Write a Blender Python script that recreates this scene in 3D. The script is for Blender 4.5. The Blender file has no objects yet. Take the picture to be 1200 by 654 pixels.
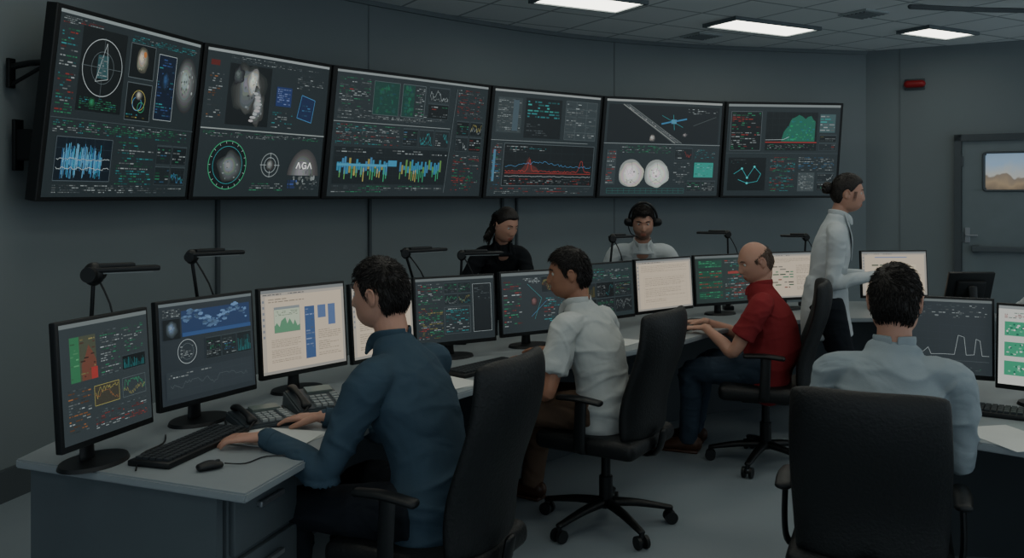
import bpy,bmesh,math,random
from mathutils import Vector,Matrix,noise
random.seed(7)
SC=bpy.context.scene
COL=SC.collection
V=Vector
def lin(c):
    c=c/255.0
    return c/12.92 if c<=.04045 else ((c+.055)/1.055)**2.4
def S(r,g,b,k=1.0): return (lin(r)*k,lin(g)*k,lin(b)*k,1)
def smooth(x,a=0.,b=1.):
    t=max(0.,min(1.,(x-a)/(b-a))); return t*t*(3-2*t)
# ---------------------------------------------------------------- materials
def M(name,rgb,rough=.6,metal=0,bump=0,bscale=60,var=.10,vscale=6,emit=0,spec=.4,tint=False,fold=0,strand=False,sss=0):
    m=bpy.data.materials.new(name); m.use_nodes=True
    nt=m.node_tree; n=nt.nodes; l=nt.links; b=n['Principled BSDF']
    c=S(*rgb)
    b.inputs['Roughness'].default_value=rough; b.inputs['Metallic'].default_value=metal
    b.inputs['Specular IOR Level'].default_value=spec
    tc=n.new('ShaderNodeTexCoord'); no=n.new('ShaderNodeTexNoise'); no.inputs['Scale'].default_value=vscale; no.inputs['Detail'].default_value=4
    l.new(tc.outputs['Object'],no.inputs['Vector'])
    mx=n.new('ShaderNodeMix'); mx.data_type='RGBA'
    mx.inputs[6].default_value=tuple(x*(1-var) for x in c[:3])+(1,); mx.inputs[7].default_value=tuple(x*(1+var) for x in c[:3])+(1,)
    l.new(no.outputs['Fac'],mx.inputs[0]); out=mx.outputs[2]
    if tint:
        at=n.new('ShaderNodeAttribute'); at.attribute_name='tint'
        m2=n.new('ShaderNodeMix'); m2.data_type='RGBA'; m2.blend_type='MULTIPLY'; m2.inputs[0].default_value=1
        l.new(out,m2.inputs[6]); l.new(at.outputs['Color'],m2.inputs[7]); out=m2.outputs[2]
    l.new(out,b.inputs['Base Color'])
    if sss:
        b.inputs['Subsurface Weight'].default_value=sss; b.inputs['Subsurface Radius'].default_value=(1,.35,.2); b.inputs['Subsurface Scale'].default_value=.008
    if emit:
        l.new(out,b.inputs['Emission Color']); b.inputs['Emission Strength'].default_value=emit
    if bump:
        n2=n.new('ShaderNodeTexNoise'); n2.inputs['Scale'].default_value=bscale; n2.inputs['Detail'].default_value=5
        if strand:
            mp=n.new('ShaderNodeMapping'); mp.inputs['Scale'].default_value=(1,1,.18); l.new(tc.outputs['Object'],mp.inputs['Vector']); l.new(mp.outputs['Vector'],n2.inputs['Vector'])
        else: l.new(tc.outputs['Object'],n2.inputs['Vector'])
        bp=n.new('ShaderNodeBump'); bp.inputs['Strength'].default_value=bump; bp.inputs['Distance'].default_value=.01
        l.new(n2.outputs['Fac'],bp.inputs['Height'])
        if fold:
            n3=n.new('ShaderNodeTexNoise'); n3.inputs['Scale'].default_value=5; n3.inputs['Detail'].default_value=1.5; n3.inputs['Distortion'].default_value=1.0
            mp=n.new('ShaderNodeMapping'); mp.inputs['Scale'].default_value=(1,1,1.7); mp.inputs['Rotation'].default_value=(.4,.5,0); l.new(tc.outputs['Object'],mp.inputs['Vector']); l.new(mp.outputs['Vector'],n3.inputs['Vector'])
            b2=n.new('ShaderNodeBump'); b2.inputs['Strength'].default_value=fold; b2.inputs['Distance'].default_value=.07
            l.new(n3.outputs['Fac'],b2.inputs['Height']); l.new(b2.outputs['Normal'],bp.inputs['Normal'])
        l.new(bp.outputs['Normal'],b.inputs['Normal'])
    return m
def screen_mat():
    m=bpy.data.materials.new('lit_screen'); m.use_nodes=True
    nt=m.node_tree; b=nt.nodes['Principled BSDF']
    a=nt.nodes.new('ShaderNodeAttribute'); a.attribute_name='pix'
    nt.links.new(a.outputs['Color'],b.inputs['Emission Color']); b.inputs['Emission Strength'].default_value=1.0
    b.inputs['Base Color'].default_value=(.01,.012,.013,1); b.inputs['Roughness'].default_value=.4
    try: m.cycles.emission_sampling='NONE'
    except Exception: pass
    return m
MS=screen_mat()
m_wall=M('painted_wall_panel',(120,130,134),.75,bump=.05,bscale=200,var=.05,vscale=1.5)
m_floor=M('grey_floor_vinyl',(132,143,150),.5,bump=.04,bscale=150,var=.06,vscale=3)
m_trim=M('dark_grey_trim',(74,82,87),.6)
m_seam=M('wall_joint_grey',(108,118,122),.7)
m_black=M('black_plastic',(22,25,27),.45,var=.15)
m_blackm=M('matte_black_metal',(19,22,24),.4,metal=.2)
m_desk=M('grey_laminate',(138,146,150),.42,var=.05,vscale=12)
m_deskd=M('dark_grey_laminate',(66,74,79),.6)
m_cab=M('grey_cabinet_metal',(82,91,96),.5)
m_chr=M('brushed_metal',(150,155,160),.35,metal=.8)
m_chair=M('black_leatherette',(20,23,25),.5,bump=.25,bscale=90)
m_key=M('dark_keycap',(46,51,55),.5)
m_phone=M('grey_phone_plastic',(62,70,75),.4)
m_paper=M('white_paper',(205,208,205),.8)
m_red=M('red_plastic',(150,30,35),.4)
m_skin=[M('skin_light',(184,141,122),.5,bump=.03,bscale=300,tint=True,sss=.15,var=.05),M('skin_tan',(158,114,92),.5,bump=.03,bscale=300,tint=True,sss=.15,var=.05)]
m_hair=M('dark_brown_hair',(29,25,23),.5,bump=.4,bscale=200,strand=True,var=.3)
m_hairg=M('grey_brown_hair',(92,76,66),.6,bump=.4,bscale=200,strand=True,var=.3)
m_white=M('eye_white',(190,190,185),.3); m_iris=M('dark_iris',(20,14,10),.2)
def cloth(n,c,f=.4): return M(n,c,.9,bump=.08,bscale=220,var=.07,vscale=7,spec=.15,fold=f)
m_navy=cloth('slate_blue_cotton',(60,78,92)); m_lgrey=cloth('off_white_cotton',(184,189,188)); m_redc=cloth('faded_red_knit',(136,48,52),.25)
m_bgrey=cloth('pale_grey_cotton',(146,157,163)); m_coat=cloth('white_coat_cloth',(190,197,200),.25); m_blk=cloth('black_wool',(30,33,37),.3)
m_tr=cloth('dark_trouser_cloth',(32,36,42)); m_jean=cloth('blue_grey_denim',(58,71,85)); m_khaki=cloth('brown_twill',(96,79,66))
m_shoe=M('brown_leather',(72,50,38),.4)
m_under=cloth('dark_blue_undershirt_cloth',(40,50,66),.2)
m_blouse=cloth('pale_blouse_cloth',(150,152,150),.2)
# ---------------------------------------------------------------- geometry helpers
def place(o,parent=None,loc=None,rot=None,label=None,cat=None,group=None,kind=None):
    COL.objects.link(o)
    if parent: o.parent=parent
    if loc is not None: o.location=loc
    if rot is not None: o.rotation_euler=rot
    if label: o['label']=label
    if cat: o['category']=cat
    if group: o['group']=group
    if kind: o['kind']=kind
    return o
def E(name,loc,rz=0,**k):
    o=bpy.data.objects.new(name,None); o.empty_display_size=.1
    return place(o,loc=loc,rot=(0,0,rz),**k)
def fin(bm,name,mats,parent=None,smooth_=False,**k):
    me=bpy.data.meshes.new(name)
    bmesh.ops.recalc_face_normals(bm,faces=bm.faces)
    if smooth_:
        for f in bm.faces: f.smooth=True
    bm.to_mesh(me); bm.free()
    if not isinstance(mats,(list,tuple)): mats=[mats]
    for m in mats: me.materials.append(m)
    if smooth_=='auto': me.set_sharp_from_angle(angle=.7)
    return place(bpy.data.objects.new(name,me),parent,**k)
def bx(bm,c,s,rz=0,bev=0,mat=0,R=None,seg=2):
    m=Matrix.Translation(V(c))@(R.to_4x4() if R is not None else Matrix.Rotation(rz,4,'Z'))@Matrix.Diagonal((s[0],s[1],s[2],1))
    r=bmesh.ops.create_cube(bm,size=1,matrix=m); vs=r['verts']
    fs=list({f for v in vs for f in v.link_faces})
    if bev:
        es=list({e for v in vs for e in v.link_edges})
        q=bmesh.ops.bevel(bm,geom=es,offset=bev,segments=seg,affect='EDGES',profile=.5)
        fs=list({f for f in q['faces']}|{f for f in fs if f.is_valid})
    for f in fs:
        if f.is_valid: f.material_index=mat
    return fs
def B(name,c,s,mat,parent=None,rz=0,bev=0,**k):
    bm=bmesh.new(); bx(bm,c,s,rz,bev); return fin(bm,name,mat,parent,smooth_=('auto' if bev else False),**k)
def cat1(P,t):
    n=len(P)-1; i=min(int(t*n),n-1); u=t*n-i
    p0=P[max(i-1,0)];p1=P[i];p2=P[i+1];p3=P[min(i+2,n)]
    return .5*((2*p1)+(p2-p0)*u+(2*p0-5*p1+4*p2-p3)*u*u+(3*p1-p0-3*p2+p3)*u*u*u)
def loft(bm,pts,rad,side=(1,0,0),n=16,sub=4,cap=True,capk=1.0,mat=0):
    pts=[V(p) for p in pts]; rad=[V((r,r,0)) if not isinstance(r,(tuple,list)) else V((r[0],r[1],0)) for r in rad]
    N=(len(pts)-1)*sub
    if len(pts)==2: Pn=[pts[0].lerp(pts[1],i/N) for i in range(N+1)]; Rn=[rad[0].lerp(rad[1],i/N) for i in range(N+1)]
    else: Pn=[cat1(pts,i/N) for i in range(N+1)]; Rn=[cat1(rad,i/N) for i in range(N+1)]
    side=V(side); T=[]
    for i in range(N+1):
        t=(Pn[min(i+1,N)]-Pn[max(i-1,0)]); T.append(t.normalized() if t.length>1e-9 else V((0,0,1)))
    rings=[]
    st=[]
    if cap:
        for a in (75,50,25): 
            a=math.radians(a); r=min(Rn[0].x,Rn[0].y)*capk; st.append((Pn[0]-T[0]*r*math.sin(a),Rn[0]*math.cos(a),T[0]))
    for i in range(N+1): st.append((Pn[i],Rn[i],T[i]))
    if cap:
        for a in (25,50,75):
            a=math.radians(a); r=min(Rn[N].x,Rn[N].y)*capk; st.append((Pn[N]+T[N]*r*math.sin(a),Rn[N]*math.cos(a),T[N]))
    u=side
    for p,r,t in st:
        w=t.cross(u)
        if w.length<1e-4: w=t.orthogonal()
        w.normalize(); u2=w.cross(t).normalized(); u=u2
        rings.append([bm.verts.new(p+u2*math.cos(2*math.pi*k/n)*r.x+w*math.sin(2*math.pi*k/n)*r.y) for k in range(n)])
    for a,b in zip(rings,rings[1:]):
        for k in range(n):
            f=bm.faces.new((a[k],a[(k+1)%n],b[(k+1)%n],b[k])); f.material_index=mat
    f=bm.faces.new(rings[0][::-1]); f.material_index=mat
    f=bm.faces.new(rings[-1]); f.material_index=mat
def strandf(bm,p0,p1,p2,r,sd):
    pr=[]
    for p,t,k in ((p0,p1-p0,1.),(p1,p2-p0,.8),(p2,p2-p1,.12)):
        t=t.normalized(); w=t.cross(sd)
        if w.length<1e-4: w=t.orthogonal()
        w.normalize(); u=w.cross(t)
        pr.append([bm.verts.new(p+(u*math.cos(a)*1.5+w*math.sin(a))*r*k) for a in (0.5,2.6,4.7)])
    for a,b in zip(pr,pr[1:]):
        for k in range(3): bm.faces.new((a[k],a[(k+1)%3],b[(k+1)%3],b[k]))
    bm.faces.new(pr[2])
def tube(name,pts,r,mat,parent=None,n=8,sub=4,**k):
    bm=bmesh.new(); loft(bm,pts,[r]*len(pts) if not isinstance(r,list) else r,n=n,sub=sub,side=(.3,.9,.2)); return fin(bm,name,mat,parent,smooth_='auto',**k)
def cyl(bm,a,b,r,n=20,r2=None,mat=0):
    loft(bm,[a,b],[r,r if r2 is None else r2],n=n,sub=1,cap=False,side=(.31,.9,.1),mat=mat)
def ell(bm,c,r,Mx=None,seg=16):
    m=Matrix.Translation(V(c))@(Mx.to_4x4() if Mx is not None else Matrix())@Matrix.Diagonal((r[0],r[1],r[2],1))
    bmesh.ops.create_uvsphere(bm,u_segments=seg,v_segments=max(6,seg//2+2),radius=1,matrix=m)
def resample(P,N):
    P=[V((p[0],p[1],0)) for p in P]; return [cat1(P,i/N) for i in range(N+1)]
def dup(root,loc,rz,label=None):
    def cp(o,par):
        q=o.copy(); COL.objects.link(q)
        if par: q.parent=par
        for ch in kids[o]: cp(ch,q)
        return q
    kids={}
    def reg(o):
        kids[o]=[c for c in bpy.data.objects if c.parent==o]
        for c in kids[o]: reg(c)
    reg(root); q=cp(root,None); q.location=loc; q.rotation_euler=(0,0,rz)
    if label: q['label']=label
    return q
# ---------------------------------------------------------------- camera
cd=bpy.data.cameras.new('camera'); cam=bpy.data.objects.new('camera',cd); COL.objects.link(cam)
cam.location=(0,0,1.55); cam.rotation_euler=(math.radians(90),0,0); cd.lens=31.5; cd.sensor_width=36; cd.shift_y=-.0825; cd.clip_start=.05
SC.camera=cam
# ---------------------------------------------------------------- room shell
HC=3.15
def strip_wall(name,P,z0,z1,th,mat,label):
    bm=bmesh.new(); n=len(P); rows=[]
    for i,p in enumerate(P):
        t=(P[min(i+1,n-1)]-P[max(i-1,0)]).normalized(); o=V((-t.y,t.x,0))*th
        rows.append([bm.verts.new((p.x,p.y,z0)),bm.verts.new((p.x,p.y,z1)),bm.verts.new((p.x+o.x,p.y+o.y,z1)),bm.verts.new((p.x+o.x,p.y+o.y,z0))])
    for a,b in zip(rows,rows[1:]):
        for k in range(4): bm.faces.new((a[k],a[(k+1)%4],b[(k+1)%4],b[k]))
    bm.faces.new(rows[0]); bm.faces.new(rows[-1][::-1])
    o=fin(bm,name,mat,smooth_=('auto' if n>4 else False),kind='structure'); o['label']=label; return o
WP=resample([(-2.86,3.4),(-2.62,4.35),(-2.24,5.75),(-1.60,6.9),(-.38,8.17),(.74,9.02),(2.1,9.6),(3.95,10.0)],56)
strip_wall('wall_back',WP,0,HC,.12,m_wall,'curved grey painted panel wall behind the video displays')
WL=[V((-3.6,-1.5,0)),V((-3.4,1.4,0)),V((-2.86,3.4,0))]
strip_wall('wall_left',WL,0,HC,.12,m_wall,'grey painted side wall')
wr0=V((3.95,10,0)); wd=V((.882,-.471,0)); wn=V((-.471,-.882,0))
WR=[wr0,wr0+wd*5.5]
strip_wall('wall_right',WR,0,HC,.12,m_wall,'grey painted wall with a door')
def inset(P,o):
    out=[]
    for i,p in enumerate(P):
        t=(P[min(i+1,len(P)-1)]-P[max(i-1,0)]).normalized(); out.append(p-V((-t.y,t.x,0))*o)
    return out
for nm,P in (('baseboard_back',WP),('baseboard_left',WL),('baseboard_right',WR)):
    Q=inset(P,.03); strip_wall(nm,Q,0,.16,.028,m_trim,'dark grey baseboard')
k=0
for i in (8,27,42):
    k+=1; p=WP[i]; t=(WP[i+1]-WP[i-1]).normalized(); nrm=V((t.y,-t.x,0)); c=p+nrm*.003
    B('trim_%d'%k,(c.x,c.y,(HC+.16)/2),(.012,.006,HC-.16),m_seam,rz=math.atan2(t.y,t.x),kind='structure',label='narrow joint strip on the wall')
for i,w_ in ((19,.03),(27,.025),(34,.025),(35,.02)):
    k+=1; p=WP[i]; t=(WP[i+1]-WP[i-1]).normalized(); nrm=V((t.y,-t.x,0)); c=p+nrm*.014
    B('trim_%d'%k,(c.x,c.y,.92),(w_,.02,1.5),m_trim,rz=math.atan2(t.y,t.x),kind='structure',label='dark vertical cable channel on the wall')
for s in (.35,2.3,3.4):
    k+=1; c=wr0+wd*s+wn*.003
    B('trim_%d'%k,(c.x,c.y,(HC+.16)/2),(.010,.006,HC-.16),m_seam,rz=math.atan2(wd.y,wd.x),kind='structure',label='narrow joint strip on the wall')
B('floor',(1.5,4.5,-.05),(11.5,13.5,.1),m_floor,kind='structure',label='smooth blue-grey vinyl floor')
mc=bpy.data.materials.new('ceiling_tiles'); mc.use_nodes=True; nt=mc.node_tree; b=nt.nodes['Principled BSDF']; b.inputs['Roughness'].default_value=.9
tc=nt.nodes.new('ShaderNodeTexCoord'); mp=nt.nodes.new('ShaderNodeMapping'); mp.inputs['Rotation'].default_value=(0,0,math.radians(-30))
br=nt.nodes.new('ShaderNodeTexBrick'); br.offset=0; br.inputs['Scale'].default_value=1; br.inputs['Brick Width'].default_value=.6; br.inputs['Row Height'].default_value=.6; br.inputs['Mortar Size'].default_value=.014
br.inputs['Color1'].default_value=S(236,240,240); br.inputs['Color2'].default_value=S(226,231,232); br.inputs['Mortar'].default_value=S(165,174,177)
nt.links.new(tc.outputs['Object'],mp.inputs['Vector']); nt.links.new(mp.outputs['Vector'],br.inputs['Vector']); nt.links.new(br.outputs['Color'],b.inputs['Base Color'])
B('ceiling',(1.5,4.5,HC+.05),(11.5,13.5,.1),mc,kind='structure',label='grey suspended tile ceiling')
k+=1; Q=inset(WP,.025); strip_wall('trim_%d'%k,Q,HC-.04,HC-.001,.023,m_seam,'ceiling edge trim')
m_lp=bpy.data.materials.new('light_diffuser'); m_lp.use_nodes=True; b=m_lp.node_tree.nodes['Principled BSDF']
nz=m_lp.node_tree.nodes.new('ShaderNodeTexNoise'); nz.inputs['Scale'].default_value=2
rp=m_lp.node_tree.nodes.new('ShaderNodeValToRGB'); rp.color_ramp.elements[0].color=(1,.97,.82,1); rp.color_ramp.elements[1].color=(1,1,.88,1)
m_lp.node_tree.links.new(nz.outputs['Fac'],rp.inputs['Fac']); m_lp.node_tree.links.new(rp.outputs['Color'],b.inputs['Emission Color'])
b.inputs['Base Color'].default_value=(.8,.8,.75,1); b.inputs['Emission Strength'].default_value=4.8
def panel_light(x,y,rz,L=1.05,Wd=.42):
    e=E('ceiling_light',(x,y,HC-.03),rz,label='lit rectangular recessed ceiling light panel',cat='ceiling light',group='ceiling light panels')
    bm=bmesh.new()
    for sx,sy,cx,cy in ((L+.04,.025,0,Wd/2+.0),(L+.04,.025,0,-Wd/2),(.025,Wd,L/2,0),(.025,Wd,-L/2,0)): bx(bm,(cx,cy,.012),(sx,sy,.034))
    fin(bm,'frame',m_seam,e); B('diffuser',(0,0,.016),(L-.02,Wd-.02,.02),m_lp,e)
A30=math.radians(29)
for x,y in ((2.37,8.47),(1.75,5.55),(3.5,6.5),(0,4.6),(.9,3.0),(2.7,3.9),(-.9,2.2),(1.2,.6),(4.6,5.2),(3.2,1.8),(-1.6,4.0),(-1.2,.5),(5.0,3.0)): panel_light(x,y,A30)  # first panel is in view; the rest are added unseen to light the room
panel_light(4.17,8.77,A30,.72,.34); panel_light(.63,7.36,A30,.85,.42)
m_vent=M('grey_vent_metal',(170,178,180),.6); m_ventd=M('dark_vent_louver',(120,128,131),.6)
for x,y in ((3.1,7.9),(1.9,9.0)):
    e=E('ceiling_vent',(x,y,HC-.012),A30,label='square slotted ceiling air vent',cat='air vent',group='ceiling vents')
    bm=bmesh.new(); bx(bm,(0,0,.004),(.30,.30,.016)); fin(bm,'frame',m_vent,e)
    bm=bmesh.new()
    for i in range(6): bx(bm,(0,-.11+.044*i,-.006),(.25,.018,.012))
    fin(bm,'louver',m_ventd,e)
tube('ceiling_pipe',[(3.2,7.2,3.06),(4.2,7.35,3.06),(5.3,7.2,3.06)],.02,m_trim,label='thin grey pipe running under the ceiling tiles',cat='pipe')
# door
def onR(s,z,off=0): p=wr0+wd*s+wn*off; return (p.x,p.y,z)
rzw=math.atan2(wd.y,wd.x)
d=E('door_1',onR(.9+.55,0),rzw); d['kind']='structure'; d['label']='grey metal door with small window and push bar'
bm=bmesh.new()
bx(bm,(-.53,-.03,1.09),(.07,.1,2.18)); bx(bm,(.53,-.03,1.09),(.07,.1,2.18)); bx(bm,(0,-.03,2.15),(1.13,.1,.07)); fin(bm,'frame',m_trim,d)
m_door=M('painted_door_steel',(114,126,131),.5)
bm=bmesh.new()
for c,s in (((0,-.02,.8),(.98,.05,1.6)),((0,-.02,2.05),(.98,.05,.13)),((-.38,-.02,1.79),(.22,.05,.39)),((.38,-.02,1.79),(.22,.05,.39))): bx(bm,c,s)
fin(bm,'slab',m_door,d)
mw=bpy.data.materials.new('bright_window_view'); mw.use_nodes=True; nt=mw.node_tree; b=nt.nodes['Principled BSDF']
tc=nt.nodes.new('ShaderNodeTexCoord'); sp=nt.nodes.new('ShaderNodeSeparateXYZ'); rp=nt.nodes.new('ShaderNodeValToRGB'); nz=nt.nodes.new('ShaderNodeTexNoise'); nz.inputs['Scale'].default_value=3
mpw=nt.nodes.new('ShaderNodeMapping'); mpw.inputs['Scale'].default_value=(1.2,1,.6)
ad=nt.nodes.new('ShaderNodeMath'); ad.operation='MULTIPLY_ADD'; ad.inputs[1].default_value=.55
nt.links.new(tc.outputs['Generated'],sp.inputs[0]); nt.links.new(tc.outputs['Generated'],mpw.inputs['Vector']); nt.links.new(mpw.outputs['Vector'],nz.inputs['Vector']); nt.links.new(nz.outputs['Fac'],ad.inputs[0]); nt.links.new(sp.outputs['Z'],ad.inputs[2]); nt.links.new(ad.outputs[0],rp.inputs['Fac'])
cr=rp.color_ramp; cr.elements[0].color=S(104,92,78); cr.elements[0].position=.25; cr.elements[1].color=S(140,166,190); cr.elements[1].position=1
for ps,cl in ((.5,(150,130,104)),(.66,(124,112,98)),(.70,(176,176,170))): e2=cr.elements.new(ps); e2.color=S(*cl)
nt.links.new(rp.outputs['Color'],b.inputs['Base Color']); nt.links.new(rp.outputs['Color'],b.inputs['Emission Color']); b.inputs['Emission Strength'].default_value=.55; b.inputs['Roughness'].default_value=.15
B('window_pane',(0,-.015,1.79),(.56,.02,.40),mw,d)
bm=bmesh.new()
P=[]
for cx,cz,a0 in ((.26,1.96,0),(-.26,1.96,90),(-.26,1.62,180),(.26,1.62,270)):
    for a in (0,30,60,90): P.append((cx+.03*math.cos(math.radians(a0+a)),-.05,cz+.03*math.sin(math.radians(a0+a))))
P.append(P[0]); loft(bm,P,[(.016,.012)]*len(P),side=(0,1,0),sub=1,n=8,cap=False)
for sx in (-1,1):
    for cz in (1.605,1.975): bx(bm,(sx*.275,-.046,cz),(.03,.012,.03))
fin(bm,'window_frame',m_cab,d)
bm=bmesh.new(); bx(bm,(0,-.11,.98),(.8,.04,.06),bev=.01); bx(bm,(-.36,-.075,.98),(.06,.07,.08)); bx(bm,(.36,-.075,.98),(.06,.07,.08)); fin(bm,'push_bar',m_cab,d)
bm=bmesh.new()
for z in (.3,1.1,1.9): bx(bm,(-.49,-.055,z),(.03,.03,.11),bev=.004)
fin(bm,'hinge',m_cab,d)
bm=bmesh.new(); bx(bm,(-.44,-.05,1.12),(.05,.02,.16),bev=.004); cyl(bm,(-.44,-.05,1.12),(-.44,-.09,1.12),.012); bx(bm,(-.40,-.095,1.12),(.12,.018,.02),bev=.005); fin(bm,'handle',m_chr,d)
e=E('alarm_light',onR(.5,2.75),rzw,label='small red emergency alarm light mounted on the wall',cat='alarm light')
B('backplate',(0,-.012,0),(.2,.02,.12),m_trim,e,bev=.004); bm=bmesh.new(); loft(bm,[(-.07,-.05,0),(.07,-.05,0)],[.04,.04],side=(0,0,1)); fin(bm,'lens',m_red,e,smooth_=True)
# ---------------------------------------------------------------- screen canvas
W_=(162,172,172);G_=(48,142,99);T_=(50,148,152);R_=(165,54,46);Bl=(70,130,172);Y_=(156,148,80);GY=(84,94,97);O_=(164,104,56)
BG=(33,41,44);DK=(15,20,22);LN=(60,70,73)
class Canvas:
    def __init__(s,bg,asp=1.4,ts=2.1,tk=.82):
        s.v=[];s.f=[];s.c=[];s.z=0;s.a=asp;s.ts=ts;s.tk=tk; s.rect(0,0,1,1,bg)
    def q(s,p,c):
        i=len(s.v); s.v+= [(x,y,s.z) for x,y in p]; s.f.append(tuple(range(i,i+len(p)))); s.c.append(c)
    def up(s): s.z+=3e-5
    def rect(s,x0,y0,x1,y1,c): s.up(); s.q([(x0,y0),(x1,y0),(x1,y1),(x0,y1)],c)
    def line(s,P,w,c):
        s.up()
        for (x0,y0),(x1,y1) in zip(P,P[1:]):
            dx=(x1-x0)*s.a; dy=y1-y0; L=math.hypot(dx,dy) or 1; nx=-dy/L*w/2/s.a; ny=dx/L*w/2
            s.q([(x0+nx,y0+ny),(x1+nx,y1+ny),(x1-nx,y1-ny),(x0-nx,y0-ny)],c)
    def box(s,x0,y0,x1,y1,c,w=.006): s.line([(x0,y0),(x1,y0),(x1,y1),(x0,y1),(x0,y0)],w,c)
    def ring(s,cx,cy,r,w,c,n=36,a0=0,a1=360):
        s.line([(cx+r*math.cos(math.radians(a0+(a1-a0)*i/n))/s.a,cy+r*math.sin(math.radians(a0+(a1-a0)*i/n))) for i in range(n+1)],w,c)
    def disc(s,cx,cy,rx,ry,c,n=24):
        s.up(); s.q([(cx+rx*math.cos(2*math.pi*i/n)/s.a,cy+ry*math.sin(2*math.pi*i/n)) for i in range(n)],c)
    def blob(s,cx,cy,rx,ry,c,n=10,sd=0,jag=.12,k0=.3,sp=14,cut=None):
        for i in range(n):
            t=i/n; k=k0+(1-k0)*t; s.up(); P=[]
            for j in range(30):
                a=2*math.pi*j/30; r=(1-t*.9)*(1+jag*noise.noise(V((math.cos(a)*1.6+sd,math.sin(a)*1.6,t*2)))*2)
                yy=cy+ry*r*math.sin(a)-ry*.2*t; yy=min(yy,cut) if cut else yy
                P.append((cx+(rx*r*math.cos(a)-rx*.2*t)/s.a,yy))
            s.q(P,tuple(min(255,q*k*random.uniform(.94,1.06)) for q in c))
        for j in range(sp):
            a=random.uniform(0,6.28); r=random.uniform(.1,.75); kk=random.uniform(.45,1.0); s.disc(cx+rx*r*math.cos(a)/s.a,cy+ry*r*math.sin(a)*(1 if not cut else -abs(math.sin(a))*.9),rx*random.uniform(.03,.10),ry*random.uniform(.03,.08),tuple(q*kk for q in c),8)
    def text(s,x0,y0,x1,y1,rows,cols,den=.7,hf=.42,ts=None):
        s.up(); rows=max(1,int(round(rows*(ts or s.ts)))); rh=(y1-y0)/rows
        for r in range(rows):
            x=x0; c=random.choice(cols); end=x1 if random.random()<.6 else x0+(x1-x0)*random.uniform(.4,1)
            while x<end:
                w=random.uniform(.5,2.4)*rh/s.a; w=min(w,x1-x)
                if random.random()<den:
                    if random.random()<.2: c=random.choice(cols)
                    k=random.uniform(.5,1.05)*s.tk; y=y0+r*rh+rh*.25
                    s.q([(x,y),(x+w,y),(x+w,y+rh*hf),(x,y+rh*hf)],tuple(q*k for q in c))
                x+=w+rh*.45/s.a
    def doc(s,x0,y0,x1,y1,rows,base,k=.82):
        s.up(); rh=(y1-y0)/rows
        for r in range(rows):
            if r%6==5: continue
            x=x0; end=x1-(x1-x0)*random.choice([0,0,.1,.5])
            while x<end:
                w=random.uniform(.8,3)*rh/s.a; w=min(w,end-x); kk=k*random.uniform(.95,1.08)
                s.q([(x,y0+r*rh),(x+w,y0+r*rh),(x+w,y0+r*rh+rh*.38),(x,y0+r*rh+rh*.38)],tuple(q*kk for q in base)); x+=w+rh*.4/s.a
    def win(s,title=(112,116,116)):
        s.rect(0,0,1,.04,title); s.rect(0,.04,1,.075,(158,152,142)); s.text(.02,.045,.5,.07,1,[(96,100,104)],.8,ts=1)
        s.rect(0,.075,.045,1,(164,156,144)); s.rect(0,.965,1,1,(140,138,132)); s.rect(.97,.075,1,.965,(150,146,138))
        for i in range(7): s.rect(.012,.12+.07*i,.033,.15+.07*i,(110,116,124))
    def bars(s,x0,y0,x1,y1,n,cols,lo=.2,mid=True):
        s.up(); w=(x1-x0)/n; h=(y1-y0)
        for i in range(n):
            a=random.uniform(lo,1)*h/2; cy=(y0+y1)/2; b=random.uniform(lo,1)*h/2
            if not mid: cy=y1; b=0; a*=2
            s.q([(x0+i*w,cy-a),(x0+i*w+w*.75,cy-a),(x0+i*w+w*.75,cy+b),(x0+i*w,cy+b)],random.choice(cols))
    def grid(s,x0,y0,x1,y1,nx,ny,c,w=.003):
        for i in range(nx+1): x=x0+(x1-x0)*i/nx; s.line([(x,y0),(x,y1)],w,c)
        for i in range(ny+1): y=y0+(y1-y0)*i/ny; s.line([(x0,y),(x1,y)],w,c)
    def spark(s,x0,y0,x1,y1,c,n=30,w=.003):
        y=.5; P=[]
        for i in range(n+1): y=min(.95,max(.05,y+random.uniform(-.25,.25))); P.append((x0+(x1-x0)*i/n,y0+(y1-y0)*y))
        s.line(P,w,c)
    def detail(s,x0,y0,x1,y1,nx,ny):
        dx=(x1-x0)/nx; dy=(y1-y0)/ny
        for i in range(nx):
            for j in range(ny):
                a,b_,c,d=x0+i*dx+.004,y0+j*dy+.005,x0+(i+1)*dx-.004,y0+(j+1)*dy-.005
                s.rect(a,b_,c,d,random.choice([DK,(22,28,31),(26,33,36)])); s.box(a,b_,c,d,LN,.0025); s.line([(a,b_+.006),(c,b_+.006)],.006,(54,64,68))
                m=random.random(); col=tuple(q*.85 for q in random.choice([G_,T_,R_,W_,Y_,Bl])); ix=(c-a)*.06; iy=(d-b_)*.16; u0,v0,u1,v1=a+ix,b_+iy,c-ix,d-iy*.5
                nr_=max(2,int((v1-v0)/.018))
                if m<.5: s.text(u0,v0,u1,v1,nr_,[col,W_,GY,G_],.65,ts=1)
                elif m<.72:
                    s.grid(u0,v0,u1,v1,4,3,(38,46,49),.002); s.spark(u0,v0,u1,v1,col,40,.0025); s.spark(u0,v0+.3*(v1-v0),u1,v1,tuple(q*.8 for q in random.choice([W_,T_,O_])),40,.002)
                elif m<.85: s.bars(u0,v0,u1,v1,24,[tuple(q*.75 for q in col),tuple(q*.5 for q in col)],.1,False)
                else: s.text(u0,v0,(u0+u1)/2,v1,nr_,[W_,GY],.6,ts=1); s.spark((u0+u1)/2+.01,v0,u1,v1,col,20,.0025)
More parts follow.
